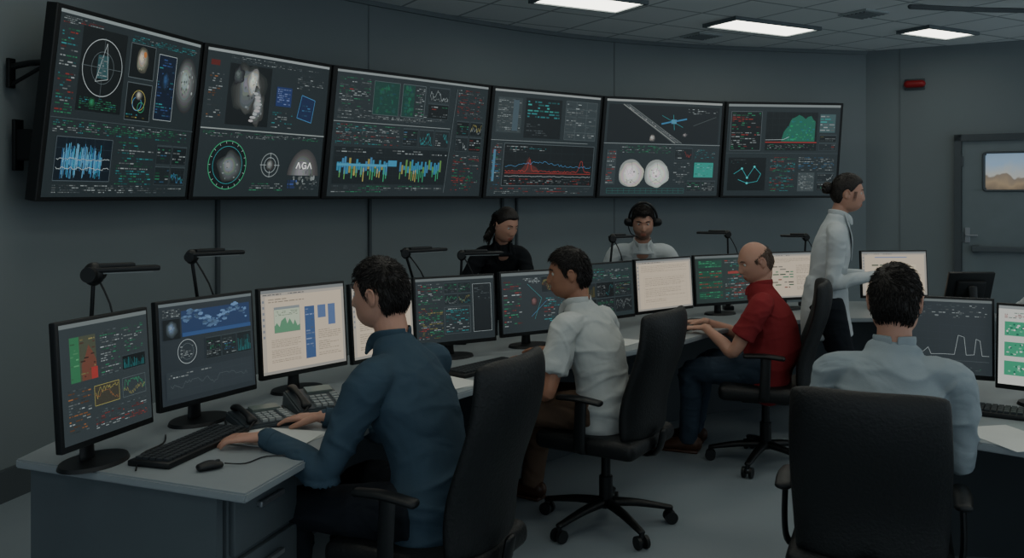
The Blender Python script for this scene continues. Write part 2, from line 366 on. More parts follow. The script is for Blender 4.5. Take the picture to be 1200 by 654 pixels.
    def build(s,name,tl,tr,br_,bl,parent):
        n=(br_-tl).cross(tr-tl).normalized()
        me=bpy.data.meshes.new(name); P=[]
        for x,y,z in s.v: P.append((tl.lerp(tr,x)).lerp(bl.lerp(br_,x),y)+n*z)
        me.from_pydata(P,[],s.f); me.update()
        at=me.color_attributes.new('pix','FLOAT_COLOR','CORNER')
        k=0
        for f,c in zip(s.f,s.c):
            cc=S(*c)
            for _ in f: at.data[k].color=cc; k+=1
        me.materials.append(MS)
        return place(bpy.data.objects.new(name,me),parent)
def wave(x0,x1,y,amp,n=40,peaks=(),jit=.15):
    P=[]
    for i in range(n+1):
        u=i/n; h=random.uniform(-jit,jit)*amp
        for c,w in peaks: h+=amp*math.exp(-((u-c)/w)**2)
        P.append((x0+(x1-x0)*u,y-h))
    return P
def d1():
    c=Canvas(BG,1.25); c.rect(0,0,1,.018,(125,135,135)); c.text(.02,.03,.3,.07,2,[R_,W_])
    c.text(.02,.09,.12,.55,14,[R_,G_,W_,T_],.6); c.rect(.14,.06,.43,.52,DK)
    c.ring(.285,.27,.16,.004,W_); c.ring(.285,.27,.09,.003,GY); c.rect(.25,.20,.32,.33,(40,72,76)); c.line([(.245,.35),(.30,.13),(.325,.33),(.245,.35)],.003,W_); c.text(.255,.21,.315,.32,4,[W_],.5)
    c.line([(.285,.1),(.285,.44)],.0025,GY); c.line([(.15,.27),(.42,.27)],.0025,GY); c.text(.16,.44,.4,.51,3,[G_,T_]); c.blob(.24,.47,.03,.03,G_,4)
    c.rect(.46,.09,.64,.29,DK); c.blob(.55,.18,.06,.08,(205,200,175),8,3); c.disc(.565,.145,.014,.018,O_); c.box(.46,.09,.64,.29,GY,.004)
    c.rect(.46,.32,.64,.54,DK); c.ring(.55,.42,.06,.004,Y_); c.ring(.54,.44,.04,.004,Bl); c.ring(.57,.46,.03,.004,G_); c.blob(.55,.39,.03,.03,(190,190,180),5,2); c.text(.47,.5,.63,.53,1,[Y_,T_]); c.box(.46,.32,.64,.54,GY,.004)
    c.rect(.67,.12,.81,.52,(18,27,44)); c.text(.68,.14,.8,.5,10,[Bl,T_,(60,90,150)],.35); c.box(.67,.12,.81,.52,W_,.003); c.blob(.74,.28,.04,.07,(50,80,120),5,4)
    c.blob(.905,.28,.105,.18,(150,160,158),16,7,.02,.3,34); c.ring(.905,.28,.105,.002,GY)
    c.text(.46,.045,.97,.085,2,[W_,T_]); c.line([(0,.57),(1,.57)],.004,LN); c.text(.02,.58,.95,.65,3,[G_,W_,T_],.6)
    c.rect(.05,.67,.4,.91,(14,24,33)); c.bars(.09,.70,.34,.90,70,[Bl,(60,150,180),(100,160,190),(40,90,140)],.03); c.box(.05,.67,.4,.91,GY,.004); c.line(wave(.06,.39,.79,.05),.003,W_); c.line(wave(.06,.39,.84,.05),.003,W_); c.grid(.05,.67,.4,.91,6,4,(46,60,70),.0015)
    c.text(.44,.67,.70,.93,8,[G_,T_,W_],.6); c.detail(.72,.67,.97,.93,2,2); c.text(.05,.93,.95,.98,2,[W_,GY])
    return c
def d2():
    c=Canvas(BG,1.2); c.rect(0,0,1,.018,(135,143,143)); c.text(.03,.06,.10,.12,1,[R_],.95,.6,1); c.text(.03,.16,.13,.5,10,[W_,GY,O_],.5)
    c.rect(.17,.08,.5,.5,DK); c.blob(.33,.25,.14,.19,(120,128,130),10,2,.2); c.blob(.36,.2,.055,.10,(215,216,210),8,5,.2,.5); c.blob(.41,.36,.06,.13,(165,172,172),8,9,.25); c.blob(.24,.16,.05,.06,(96,104,106),6,1,.2)
    for i in range(9): c.disc(.385+.03*math.sin(i*.5),.27+.024*i,.022+.006*(i%2),.010,(150+6*(i%3),158,158),12)
    c.rect(.55,.2,.68,.34,(32,48,92)); c.text(.56,.21,.67,.33,4,[(130,150,200)],.7); c.text(.17,.03,.9,.07,2,[W_,GY])
    c.up(); c.q([(.77,.24),(.89,.27),(.87,.44),(.74,.41)],(26,38,68)); c.line([(.77,.24),(.89,.27),(.87,.44),(.74,.41),(.77,.24)],.004,Bl); c.text(.78,.29,.86,.4,3,[Bl],.5)
    c.text(.53,.38,.7,.5,4,[T_,W_],.5); c.text(.72,.09,.95,.2,4,[W_,GY],.5)
    c.rect(0,.53,1,.538,(135,143,141)); c.text(.02,.55,.95,.59,2,[G_,W_],.5)
    c.disc(.22,.78,.165,.17,DK); c.ring(.22,.78,.168,.006,G_); c.blob(.24,.80,.11,.11,(130,142,140),12,11,.12); c.ring(.22,.78,.13,.003,T_)
    for a in range(0,360,20): c.line([(.22+.15*math.cos(math.radians(a))/1.2,.78+.15*math.sin(math.radians(a))),(.22+.165*math.cos(math.radians(a))/1.2,.78+.165*math.sin(math.radians(a)))],.003,W_)
    c.ring(.55,.77,.085,.006,(120,128,128)); c.ring(.55,.77,.055,.003,W_); c.line([(.55,.68),(.55,.86)],.003,W_); c.line([(.47,.77),(.63,.77)],.003,W_); c.blob(.55,.77,.04,.045,(150,158,156),5,6)
    c.blob(.84,.86,.165,.22,(126,134,133),12,5,.02,.45,26,cut=.84)
    for k_,L in enumerate(([(0,1),(.5,0),(1,1)],[(1,.1),(.3,0),(0,.5),(.3,1),(1,.9),(1,.5),(.6,.5)],[(0,1),(.5,0),(1,1)])):
        c.line([(.773+.050*k_+x*.036,.742+y*.046) for x,y in L],.008,(235,237,233))
    c.text(.71,.87,.79,.94,3,[(70,95,165)],.9,.7,1); c.text(.84,.87,.97,.95,3,[W_,GY],.5); c.text(.4,.9,.67,.96,2,[W_,G_],.6)
    return c
def d3():
    c=Canvas(BG,1.5); c.rect(0,0,1,.018,(125,133,133)); c.text(.02,.05,.2,.3,8,[G_,R_,W_,GY],.6); c.text(.02,.3,.7,.38,3,[W_,GY],.75)
    for a,b_ in ((.22,.38),(.4,.48)):
        c.rect(a,.06,b_,.33,(20,56,49))
        for j in range(40): c.disc(random.uniform(a+.01,b_-.01),random.uniform(.08,.31),random.uniform(.004,.022),random.uniform(.004,.02),(random.randint(20,30),random.randint(58,86),random.randint(50,70)),8)
    c.box(.4,.06,.55,.33,GY,.004); c.box(.22,.06,.38,.33,GY,.003); c.text(.49,.08,.545,.32,8,[G_,W_],.6)
    c.detail(.57,.05,.72,.33,1,2); c.rect(0,.4,.74,.405,(125,133,133)); c.text(.02,.42,.40,.58,6,[W_,T_,R_,G_,GY],.6); c.detail(.42,.42,.74,.58,3,1)
    c.rect(.02,.6,.74,.9,(20,27,30)); c.grid(.02,.6,.74,.9,12,4,(36,44,47),.0015)
    for a,b_ in ((.04,.345),(.42,.70)):
        n=22; w=(b_-a)/n; c.up()
        for i in range(n):
            x=a+i*w; t0=random.uniform(.68,.75); t1=random.uniform(.76,.83); cc=random.choice([Bl,(60,138,174),(60,138,174),(60,138,174),Y_,(100,150,78)])
            c.q([(x,t0),(x+w*.85,t0),(x+w*.85,t1),(x,t1)],tuple(q*.85 for q in cc))
        c.up()
        for i in range(n):
            x=a+i*w+w*.2
            if random.random()<.6: t0=random.uniform(.76,.80); t1=random.uniform(.82,.88); c.q([(x,t0),(x+w*.4,t0),(x+w*.4,t1),(x,t1)],random.choice([Y_,G_,(84,140,74)]))
    c.rect(.345,.70,.40,.75,(56,128,162)); c.rect(.04,.735,.34,.755,(64,136,166)); c.text(.03,.61,.73,.65,1,[W_,GY],.6)
    c.text(.02,.91,.74,.97,2,[W_,GY,G_],.7)
    c.line([(.77,.05),(.73,.97)],.004,GY); c.text(.78,.05,.97,.3,9,[R_,W_,GY],.5); c.detail(.78,.32,.98,.6,2,2); c.text(.78,.63,.97,.95,11,[G_,R_,W_],.5)
    return c
def d4():
    c=Canvas(BG,1.25); c.rect(0,0,1,.02,(135,141,140)); c.rect(.03,.07,.25,.4,(46,55,57)); c.text(.04,.08,.24,.39,10,[W_,GY],.7); c.rect(.17,.09,.22,.38,(60,76,84))
    c.rect(.28,.06,.62,.44,DK); c.text(.3,.08,.6,.25,5,[T_,(60,180,170)],.8,.5,1.2); c.text(.3,.3,.5,.42,3,[GY],.5)
    c.rect(.66,.06,.97,.44,(46,55,58)); c.grid(.66,.06,.97,.44,3,5,(72,82,84),.004); c.text(.67,.08,.96,.42,8,[W_,GY],.4)
    c.rect(.0,.47,.9,.474,(125,133,133)); c.rect(.12,.5,.97,.9,DK); c.grid(.12,.5,.97,.9,8,5,(36,45,48),.002); c.box(.12,.5,.97,.9,GY,.004)
    c.text(.14,.52,.5,.58,2,[W_,T_],.6); c.up(); c.q([(.26,.77),(.31,.71),(.35,.62),(.38,.70),(.42,.72),(.46,.77)],(72,36,33)); c.line(wave(.14,.95,.76,.11,110,((.27,.02),(.88,.03)),.08),.004,R_); c.line([(.14,.78),(.95,.78)],.008,(130,44,38))
    c.line(wave(.14,.95,.71,.04,60,((.4,.2),),.3),.003,Bl); c.line(wave(.14,.95,.81,.03,60),.003,W_); c.text(.14,.83,.95,.89,2,[W_,GY,R_],.5)
    c.text(.02,.5,.1,.9,12,[G_,R_,W_,Bl],.6); c.rect(.03,.56,.05,.86,(66,108,132)); c.text(.03,.92,.95,.98,2,[W_,R_,GY],.6)
    return c
def d5():
    c=Canvas(BG,1.35); c.rect(0,0,1,.022,(140,145,143)); c.rect(.02,.05,.98,.44,(20,25,28))
    c.up(); c.q([(.13,.05),(.19,.05),(.66,.44),(.58,.44)],(58,64,66)); c.line([(.14,.05),(.60,.44)],.008,(120,124,120)); c.line([(.19,.05),(.66,.44)],.005,(96,102,100)); c.line([(.165,.05),(.63,.44)],.003,(100,106,104))
    for i in range(40): t=random.random(); c.disc(.15+.46*t+random.uniform(0,.03),.06+.37*t,random.uniform(.003,.010),random.uniform(.002,.006),(random.randint(70,150),)*3,7)
    c.blob(.40,.39,.04,.04,(190,190,184),6,3,.2); c.rect(.555,.19,.60,.235,(70,120,150)); c.line([(.47,.24),(.555,.215)],.016,(52,110,146)); c.line([(.60,.205),(.69,.18)],.016,(52,110,146)); c.line([(.57,.14),(.585,.30)],.004,T_); c.line([(.47,.15),(.66,.27)],.003,T_); c.line([(.75,.25),(.95,.15)],.004,(80,88,88)); c.text(.7,.07,.96,.13,2,[W_],.5); c.blob(.68,.35,.03,.02,(160,165,160),4,8,.3)
    c.rect(0,.45,1,.455,(125,133,133)); c.detail(.6,.48,.76,.62,1,1)
    c.text(.14,.47,.58,.55,3,[W_,GY,G_],.5)
    for cx in (.24,.455):
        c.up(); P=[]
        for i in range(30):
            a=2*math.pi*i/30; rx=.14/c.a*(1+.06*math.cos(3*a)); ry=.165*(1 if math.sin(a)<0 else .75); P.append((cx+rx*math.cos(a),.78+ry*math.sin(a)))
        c.q(P,(130,136,133)); c.blob(cx+.01,.775,.125,.135,(225,225,220),9,cx*9,.10,.72); c.line([(cx,.64),(cx+.01,.7),(cx,.75)],.004,(110,116,114)); c.line([(cx-.05,.86),(cx,.83),(cx+.05,.87)],.004,(120,126,124))
        for j in range(10): x=cx+random.uniform(-.07,.07); y=.77+random.uniform(-.08,.08); c.line([(x,y),(x+random.uniform(-.02,.02),y+.03)],.003,(150,155,152))
    c.grid(.05,.92,.7,.97,14,2,(44,112,106),.002); c.rect(.03,.52,.11,.88,(46,55,58)); c.text(.035,.53,.105,.87,8,[W_,R_],.6)
    c.rect(.78,.64,.95,.80,(38,132,120)); c.text(.79,.65,.94,.79,4,[(110,190,182)],.5); c.text(.6,.64,.74,.9,6,[W_,GY],.5); c.text(.78,.5,.96,.6,4,[T_,W_],.5); c.detail(.72,.83,.98,.96,2,1)
    return c
def d6():
    c=Canvas(BG,1.25); c.rect(0,0,1,.026,(115,123,123)); c.rect(.03,.08,.3,.5,DK); c.text(.04,.09,.29,.49,9,[R_,G_,W_],.5); c.box(.03,.08,.3,.5,GY,.004)
    c.rect(.34,.08,.8,.5,DK); c.grid(.34,.08,.8,.5,8,6,(32,41,43),.002); c.up(); P=[(.48,.40),(.5,.30),(.52,.26),(.54,.24),(.555,.18),(.57,.15),(.60,.135),(.63,.11),(.66,.125),(.69,.155),(.71,.13),(.74,.12),(.76,.16),(.78,.18),(.78,.40)]; c.q(P,(26,92,74))
    for j in range(60): x=random.uniform(.53,.77); c.disc(x,random.uniform(.24 if x<.56 else .17,.38),random.uniform(.004,.018),random.uniform(.004,.012),(random.randint(26,42),random.randint(78,134),random.randint(64,104)),7)
    c.line([(.34,.41),(.8,.41)],.008,R_); c.line([(.34,.385),(.5,.38),(.55,.35)],.004,W_); c.text(.36,.43,.78,.49,3,[G_,W_],.5); c.rect(.82,.1,.96,.3,(56,80,82)); c.text(.825,.11,.955,.29,5,[(66,176,168),W_],.8,ts=1.2); c.detail(.82,.32,.98,.5,1,2)
    c.line([(0,.53),(1,.53)],.004,LN); c.rect(.03,.58,.36,.94,DK); c.line([(.08,.76),(.15,.70),(.2,.8),(.26,.68),(.32,.76),(.29,.84),(.2,.86),(.12,.82)],.005,T_)
    for x,y in ((.15,.70),(.2,.8),(.26,.68),(.2,.86)): c.disc(x,y,.012,.012,(60,180,180))
    c.text(.05,.6,.34,.65,2,[GY,T_],.5); c.text(.4,.57,.62,.95,12,[R_,T_,W_,G_],.6); c.text(.65,.57,.97,.72,5,[W_,Bl],.6); c.rect(.65,.74,.8,.95,(56,65,67)); c.text(.66,.75,.79,.94,6,[W_],.6); c.detail(.82,.74,.98,.95,1,2)
    return c
# ---------------------------------------------------------------- large video displays
DP=[(-2.373,4.45),(-2.043,5.645),(-1.418,6.645),(-.263,7.895),(.817,8.75),(2.150,9.29),(3.442,9.46)]
DP=[V((x,y,0)) for x,y in DP]
nr=[]
for i in range(6): t=(DP[i+1]-DP[i]).normalized(); nr.append(V((t.y,-t.x,0)))
ZB=1.515; LEAN=.135; HT=.985
desc=['with a ring dial and blue waveform','with a spine scan and green radar ring','with green maps and waveform bars','with a red line chart','with a satellite and pale domes','with a green terrain plot']
for i,fn in enumerate((d1,d2,d3,d4,d5,d6)):
    t=(DP[i+1]-DP[i]).normalized(); n0=(nr[i]+nr[max(i-1,0)]).normalized(); n1=(nr[i]+nr[min(i+1,5)]).normalized()
    a=DP[i]+t*.008; b_=DP[i+1]-t*.008; o=(a+b_)/2+V((0,0,ZB))
    def top(p,n): k=LEAN/ n.dot(nr[i]); return p+n*k+V((0,0,HT))
    z=V((0,0,ZB)); bl=a+z-o; brr=b_+z-o; tl=top(a,n0)+z-o; tr=top(b_,n1)+z-o
    fn_n=(brr-tl).cross(tr-tl).normalized()
    e=E('video_display',o,0,label='large black-framed wall display '+desc[i],cat='wall display',group='curved video wall')
    bm=bmesh.new(); fr=[bm.verts.new(p) for p in (tl,tr,brr,bl)]; bk=[bm.verts.new(p-fn_n*.07) for p in (tl,tr,brr,bl)]
    bm.faces.new(fr); bm.faces.new(bk[::-1])
    for k_ in range(4): bm.faces.new((fr[k_],bk[k_],bk[(k_+1)%4],fr[(k_+1)%4]))
    bmesh.ops.recalc_face_normals(bm,faces=bm.faces); bmesh.ops.bevel(bm,geom=list(bm.edges),offset=.004,segments=1,affect='EDGES')
    fin(bm,'housing',m_black,e)
    cen=(tl+tr+bl+brr)/4; f=lambda p:p+(cen-p)*.045+fn_n*.0015
    fn().build('screen',f(tl),f(tr),f(brr),f(bl),e)
    bm=bmesh.new()
    Rm=Matrix((t,-fn_n,fn_n.cross(t)*-1)).transposed()
    bx(bm,cen-fn_n*.09,(.5,.04,.4),R=Rm)
    for dz in (-.12,.12): bx(bm,cen-nr[i]*.17+V((0,0,dz)),(.06,.16,.05),rz=math.atan2(t.y,t.x))
    fin(bm,'wall_mount',m_blackm,e)
    if i==0:
        bm=bmesh.new(); q=tl.lerp(bl,.30)-fn_n*.075+t*.05; w=q-nr[0]*.20-t*.02; w.z-=.02
        loft(bm,[q,q-nr[0]*.1,w],[.016,.016,.016],side=(0,0,1),sub=2); bx(bm,w+V((0,0,-.03)),(.045,.02,.15),rz=math.atan2(t.y,t.x),bev=.004)
        loft(bm,[q+V((0,0,-.01)),w+V((0,0,-.09))],[.010,.010],side=(0,0,1),sub=1); fin(bm,'side_bracket',m_blackm,e)
        bm=bmesh.new(); q=tl.lerp(bl,.72)-fn_n*.075+t*.05; w=q-nr[0]*.12
        bx(bm,(q+w)/2,(.04,.12,.16),rz=math.atan2(t.y,t.x),bev=.01); bx(bm,w,(.06,.02,.26),rz=math.atan2(t.y,t.x),bev=.004)
        fin(bm,'side_bracket',m_blackm,e)
# ---------------------------------------------------------------- consoles
INN=[(-.72,2.42),(-.56,2.95),(-.4,3.35),(-.17,3.72),(.06,4.02),(.32,4.33),(.65,4.68),(.95,4.98),(1.2,5.3),(1.5,5.6),(1.9,5.8),(2.4,5.88),(3.3,5.9)]
OUT=[(-1.52,2.74),(-1.47,3.2),(-1.3,3.75),(-1.02,4.25),(-.68,4.68),(-.25,5.02),(.2,5.4),(.6,5.85),(1.0,6.25),(1.5,6.55),(2.0,6.72),(2.5,6.8),(3.3,6.8)]
I_=resample(INN,60); O2=resample(OUT,60)
DZ=.74
def slab(bm,A,Bp,z0,z1):
    rows=[[bm.verts.new((a.x,a.y,z1)),bm.verts.new((b.x,b.y,z1)),bm.verts.new((b.x,b.y,z0)),bm.verts.new((a.x,a.y,z0))] for a,b in zip(A,Bp)]
    for r,s in zip(rows,rows[1:]):
        for k in range(4): bm.faces.new((r[k],r[(k+1)%4],s[(k+1)%4],s[k]))
    bm.faces.new(rows[0]); bm.faces.new(rows[-1][::-1])
e=E('console_desk',(0,0,0),label='long curved grey console desk carrying a row of monitors',cat='desk')
bm=bmesh.new(); slab(bm,I_,O2,DZ-.027,DZ)
bmesh.ops.recalc_face_normals(bm,faces=bm.faces)
es=[x for x in bm.edges if len(x.link_faces)==2 and x.calc_face_angle()>.9]; bmesh.ops.bevel(bm,geom=es,offset=.005,segments=2,affect='EDGES')
fin(bm,'worktop',m_desk,e,smooth_='auto')
bm=bmesh.new(); A=[a.lerp(b,.82) for a,b in zip(I_,O2)]; Bq=[a.lerp(b,.85) for a,b in zip(I_,O2)]; slab(bm,A[1:],Bq[1:],.0,DZ-.028); fin(bm,'modesty_panel',m_deskd,e,smooth_='auto')
for i in (20,59):
    a=I_[i].lerp(O2[i],.25); b=I_[i].lerp(O2[i],.81); c=(a+b)/2; dd=b-a
    B('support_panel',(c.x,c.y,(DZ-.028)/2),(dd.length,.03,DZ-.028),m_deskd,e,rz=math.atan2(dd.y,dd.x))
t0_=(I_[2]-I_[0]).normalized(); a=I_[0].lerp(O2[0],.13)+t0_*.035; b=I_[0].lerp(O2[0],.95)+t0_*.035; c=(a+b)/2; dd=b-a
B('end_panel',(c.x,c.y,(DZ-.028)/2),(dd.length,.025,DZ-.028),m_cab,e,rz=math.atan2(dd.y,dd.x))
e=E('console_desk',(0,0,0),label='grey side desk section with two monitors and papers',cat='desk')
RD=[(1.2,3.2),(1.75,2.74),(2.5,2.5),(3.0,3.2),(2.3,3.9),(1.65,3.97)]
def poly(bm,P,z0,z1):
    t=[bm.verts.new((x,y,z1)) for x,y in P]; b=[bm.verts.new((x,y,z0)) for x,y in P]
    bm.faces.new(t); bm.faces.new(b[::-1])
    for k in range(len(P)): bm.faces.new((t[k],b[k],b[(k+1)%len(P)],t[(k+1)%len(P)]))
bm=bmesh.new(); poly(bm,RD,DZ-.027,DZ); bmesh.ops.bevel(bm,geom=list(bm.edges),offset=.005,segments=2,affect='EDGES'); fin(bm,'worktop',m_desk,e,smooth_='auto')
def pan(a,b,name='support_panel'):
    a=V(a);b=V(b);c=(a+b)/2;dd=b-a
    B(name,(c.x,c.y,(DZ-.028)/2),(dd.length,.03,DZ-.028),m_deskd,e,rz=math.atan2(dd.y,dd.x))
pan((1.7,3.88),(2.25,3.82)); pan((2.3,3.8),(2.9,3.2)); pan((1.8,2.85),(2.05,3.3)); pan((1.8,2.82),(2.48,2.6))
t=(I_[5]-I_[0]).normalized(); rz=math.atan2(t.y,t.x); nn=V((-t.y,t.x,0))
c=I_[0]+t*.27+nn*.31
e=E('drawer_cabinet',(c.x,c.y,0),rz,label='grey metal drawer cabinet under the desk end',cat='drawer cabinet')
B('body',(0,.01,.353),(.36,.40,.706),m_cab,e,bev=.004)
for z,h in ((.60,.16),(.42,.16),(.19,.26)):
    dr=B('drawer',(0,-.20,z),(.34,.02,h),m_cab,e,bev=.003)
    bm=bmesh.new(); bx(bm,(0,-.225,z+h*.22),(.13,.012,.018),bev=.004); bx(bm,(-.055,-.216,z+h*.22),(.01,.016,.012)); bx(bm,(.055,-.216,z+h*.22),(.01,.016,.012)); fin(bm,'handle',m_chr,dr)
# ---------------------------------------------------------------- desk monitor content
def CV(bg,a): return Canvas(bg,a,1.8,.88)
CR=(186,172,152)
def c1():
    c=CV((46,54,57),1.1); c.rect(.0,.0,1,.035,(100,108,108)); c.rect(.10,.12,.20,.5,(46,104,70)); c.rect(.20,.12,.38,.5,(66,70,56)); c.up(); c.q([(.22,.36),(.26,.30),(.3,.2),(.34,.26),(.38,.34),(.38,.5),(.22,.5)],(98,60,48)); c.text(.21,.14,.37,.48,7,[(150,140,90),(90,60,50)],.4); c.text(.105,.14,.195,.48,7,[(90,160,110)],.4)
    c.rect(.32,.40,.39,.5,(144,50,46)); c.text(.43,.10,.65,.5,11,[W_,G_,GY],.6); c.text(.68,.1,.95,.34,8,[G_,W_],.4); c.detail(.67,.36,.96,.5,1,1); c.text(.06,.55,.3,.92,9,[O_,W_,GY],.6); c.rect(.34,.57,.62,.74,(56,55,46)); c.box(.34,.57,.62,.74,Y_,.004); c.spark(.35,.58,.61,.73,Y_,40,.003); c.spark(.35,.62,.61,.73,O_,40,.002); c.box(.66,.57,.94,.74,GY,.004); c.spark(.67,.58,.93,.73,G_,40,.003); c.spark(.67,.6,.93,.73,Y_,40,.002); c.text(.34,.78,.94,.94,5,[W_,GY,R_],.6); return c
def c2():
    c=CV((38,45,50),1.25); c.rect(0,0,1,.03,(95,104,106)); c.rect(.22,.09,.97,.35,(34,52,86)); 
    for i in range(90): 
        c.up(); P=[]; cx=.25+.69*random.random(); cy=.19+.06*math.sin(cx*14)+random.uniform(-.05,.05); rr=.008+.024*random.random()
        for j in range(9): a=2*math.pi*j/9; r=rr*random.uniform(.5,1.3); P.append((cx+r*1.5*math.cos(a)/1.25,cy+r*.6*math.sin(a)))
        k=random.uniform(.6,1.15); c.q(P,(84*k,112*k,146*k))
    c.rect(.22,.31,.97,.35,(44,72,116)); c.rect(.03,.16,.2,.36,DK); c.blob(.115,.26,.07,.085,(120,140,160),8,4); c.ring(.26,.50,.12,.005,W_); c.ring(.26,.50,.08,.004,GY); c.text(.19,.44,.33,.56,4,[GY,W_],.5); c.text(.03,.06,.2,.14,3,[W_],.6); c.detail(.45,.39,.97,.62,3,1)
    c.rect(.04,.68,.96,.94,(42,50,55)); c.grid(.04,.68,.96,.94,8,4,(52,61,66),.002); c.spark(.08,.78,.9,.92,GY,50,.003); c.text(.06,.70,.5,.75,1,[W_],.7); return c
def c3():
    c=CV(CR,1.2); c.win(); c.doc(.08,.11,.5,.17,2,CR,.66); c.rect(.14,.24,.44,.52,(168,180,158)); c.up(); c.q([(.14,.52),(.14,.44),(.17,.40),(.20,.45),(.22,.38),(.27,.34),(.29,.42),(.32,.36),(.36,.44),(.38,.38),(.41,.46),(.44,.44),(.44,.52)],(84,130,100)); c.box(.14,.24,.44,.52,(120,120,115),.004); c.rect(.14,.21,.44,.24,(120,128,130)); c.text(.16,.26,.42,.32,2,[(110,130,110)],.6)
    c.rect(.5,.24,.62,.88,(56,80,120)); c.text(.51,.26,.61,.86,10,[(132,150,186)],.5); c.rect(.66,.24,.76,.4,(80,100,138)); c.rect(.79,.24,.88,.5,(80,100,138)); c.doc(.1,.6,.44,.88,14,CR,.75); c.doc(.66,.55,.94,.88,14,CR,.75); return c
def c4():
    c=CV(CR,1.2); c.win(); c.doc(.1,.15,.9,.9,26,CR,.75); return c
def c5():
    c=CV((38,45,48),1.3); c.rect(0,0,1,.04,(95,102,102)); c.text(.03,.08,.33,.4,7,[G_,R_,W_],.6); c.detail(.35,.07,.7,.43,2,2); c.rect(.72,.12,.96,.88,(26,31,34)); c.box(.72,.12,.96,.88,W_,.004); c.text(.74,.15,.94,.4,5,[GY],.4); c.box(.35,.46,.68,.88,GY,.004); c.text(.03,.45,.33,.94,11,[G_,W_,Y_,R_],.6); c.text(.37,.48,.66,.86,8,[T_,W_],.5); return c
def c6():
    c=CV((36,43,46),1.25); c.rect(0,0,1,.05,(95,102,102)); c.text(.03,.1,.3,.9,12,[R_,G_,W_],.55); c.line([(.4,.2),(.62,.45),(.5,.8)],.004,T_); c.detail(.62,.08,.97,.36,2,1); c.line([(.45,.75),(.7,.5)],.004,Bl); c.blob(.5,.5,.07,.08,(130,90,90),6,3); c.text(.65,.45,.95,.9,8,[T_,R_,W_],.5); c.text(.33,.1,.6,.2,2,[W_],.5); return c
def c7():
    c=CV((36,47,49),1.3); c.text(.03,.08,.95,.3,5,[G_,T_,W_],.5); c.detail(.03,.33,.97,.93,3,2); return c
def c8():
    c=CV(CR,1.3); c.win(); c.doc(.08,.12,.92,.28,6,CR,.8); c.box(.12,.33,.9,.88,(150,142,128),.004); c.grid(.12,.33,.9,.88,4,7,(164,154,138),.003); c.doc(.14,.36,.86,.86,14,CR,.82); return c
def c9():
    c=CV((36,48,46),1.3); c.rect(0,0,1,.05,(95,102,102)); 
    for y in (.1,.32,.54,.76): c.rect(.05,y,.45,y+.15,(28,66,52)); c.text(.06,y,.44,y+.15,3,[G_,R_,(70,180,126)],.7,ts=1.2)
    c.text(.5,.1,.95,.95,12,[G_,W_,R_,T_],.6); c.rect(.55,.35,.9,.40,(130,52,46)); return c
def c10():
    c=CV(CR,1.4); c.win(); c.doc(.1,.12,.9,.22,4,CR,.75); c.text(.1,.28,.55,.8,7,[(70,130,100),(140,76,70),(120,118,110)],.5,ts=1.3); c.doc(.6,.28,.92,.85,14,CR,.76); return c
def c11():
    c=CV(CR,1.4); c.win(); c.rect(.2,.12,.7,.14,(96,118,158)); c.text(.15,.28,.58,.8,6,[(176,112,90),(96,146,122),(140,134,124)],.5,ts=1.3); c.rect(.62,.3,.84,.8,(198,186,160)); c.doc(.64,.34,.82,.76,10,CR,.8); return c
def c12():
    c=CV((40,47,51),1.2); c.rect(0,0,1,.035,(95,102,102)); c.text(.05,.07,.95,.25,5,[GY,W_],.3); c.grid(.1,.35,.97,.83,7,5,(50,58,62),.002); c.line([(.2,.75),(.3,.72),(.35,.66),(.38,.75),(.5,.74),(.62,.74),(.66,.48),(.72,.50),(.74,.74),(.82,.73),(.84,.52),(.88,.54),(.9,.74),(.97,.74)],.004,W_); c.line([(.15,.82),(.97,.82)],.003,GY); c.text(.1,.88,.9,.95,2,[GY,G_],.5); return c
def c13():
    c=CV((188,190,184),1.1); c.rect(0,0,1,.04,(130,136,136)); 
    for y in (.2,.46,.7): 
        c.rect(.06,y,.3,y+.18,(54,140,106))
        for j in range(18): c.disc(random.uniform(.08,.28),y+random.uniform(.02,.16),random.uniform(.006,.018),random.uniform(.006,.014),random.choice([(190,198,192),(24,90,72),(110,170,140)]),9)
        c.rect(.36,y,.6,y+.18,(80,150,118)); c.text(.37,y+.02,.59,y+.16,4,[(30,100,80),(180,195,188)],.6)
    c.text(.06,.08,.6,.16,2,[(180,70,70),(60,120,100)],.8); c.doc(.65,.1,.95,.9,24,(188,190,184),.7); return c
def monitor(L,R,zb,zt,content,label,tilt=.07,face=1):
    L=V((L[0],L[1],0));R=V((R[0],R[1],0)); d=(R-L); w=d.length-.012; h=zt-zb; c=(L+R)/2
    e=E('computer_monitor',(c.x,c.y,DZ),math.atan2(d.y,d.x),label=label,cat='monitor',group='desk monitors')
    zc=(zb+zt)/2-DZ
    hd=bmesh.new(); bx(hd,(0,.012,0),(w,.024,h),bev=.004); bx(hd,(0,.035,-.01),(w*.62,.03,h*.6),bev=.012)
    fin(hd,'housing',m_black,e,smooth_='auto',loc=(0,0,zc),rot=(-tilt,0,0))
    sc=content(); sc_=sc.build('screen',V((-w/2+.010,-.0012,h/2-.010)),V((w/2-.010,-.0012,h/2-.010)),V((w/2-.010,-.0012,-h/2+.019)),V((-w/2+.010,-.0012,-h/2+.019)),e)
    sc_.location=(0,0,zc); sc_.rotation_euler=(-tilt,0,0)
    bm=bmesh.new(); loft(bm,[(0,.075,.012),(0,.075,.08),(0,.06,zc)],[(.03,.012),(.026,.012),(.03,.012)],side=(1,0,0)); fin(bm,'stand',m_black,e,smooth_='auto')
    bm=bmesh.new(); loft(bm,[(0,.05,0.0),(0,.05,.012)],[(.12,.085),(.115,.08)],n=32,sub=1,cap=False); fin(bm,'base',m_black,e,smooth_='auto')
    return e
FB,FT=.81,1.15
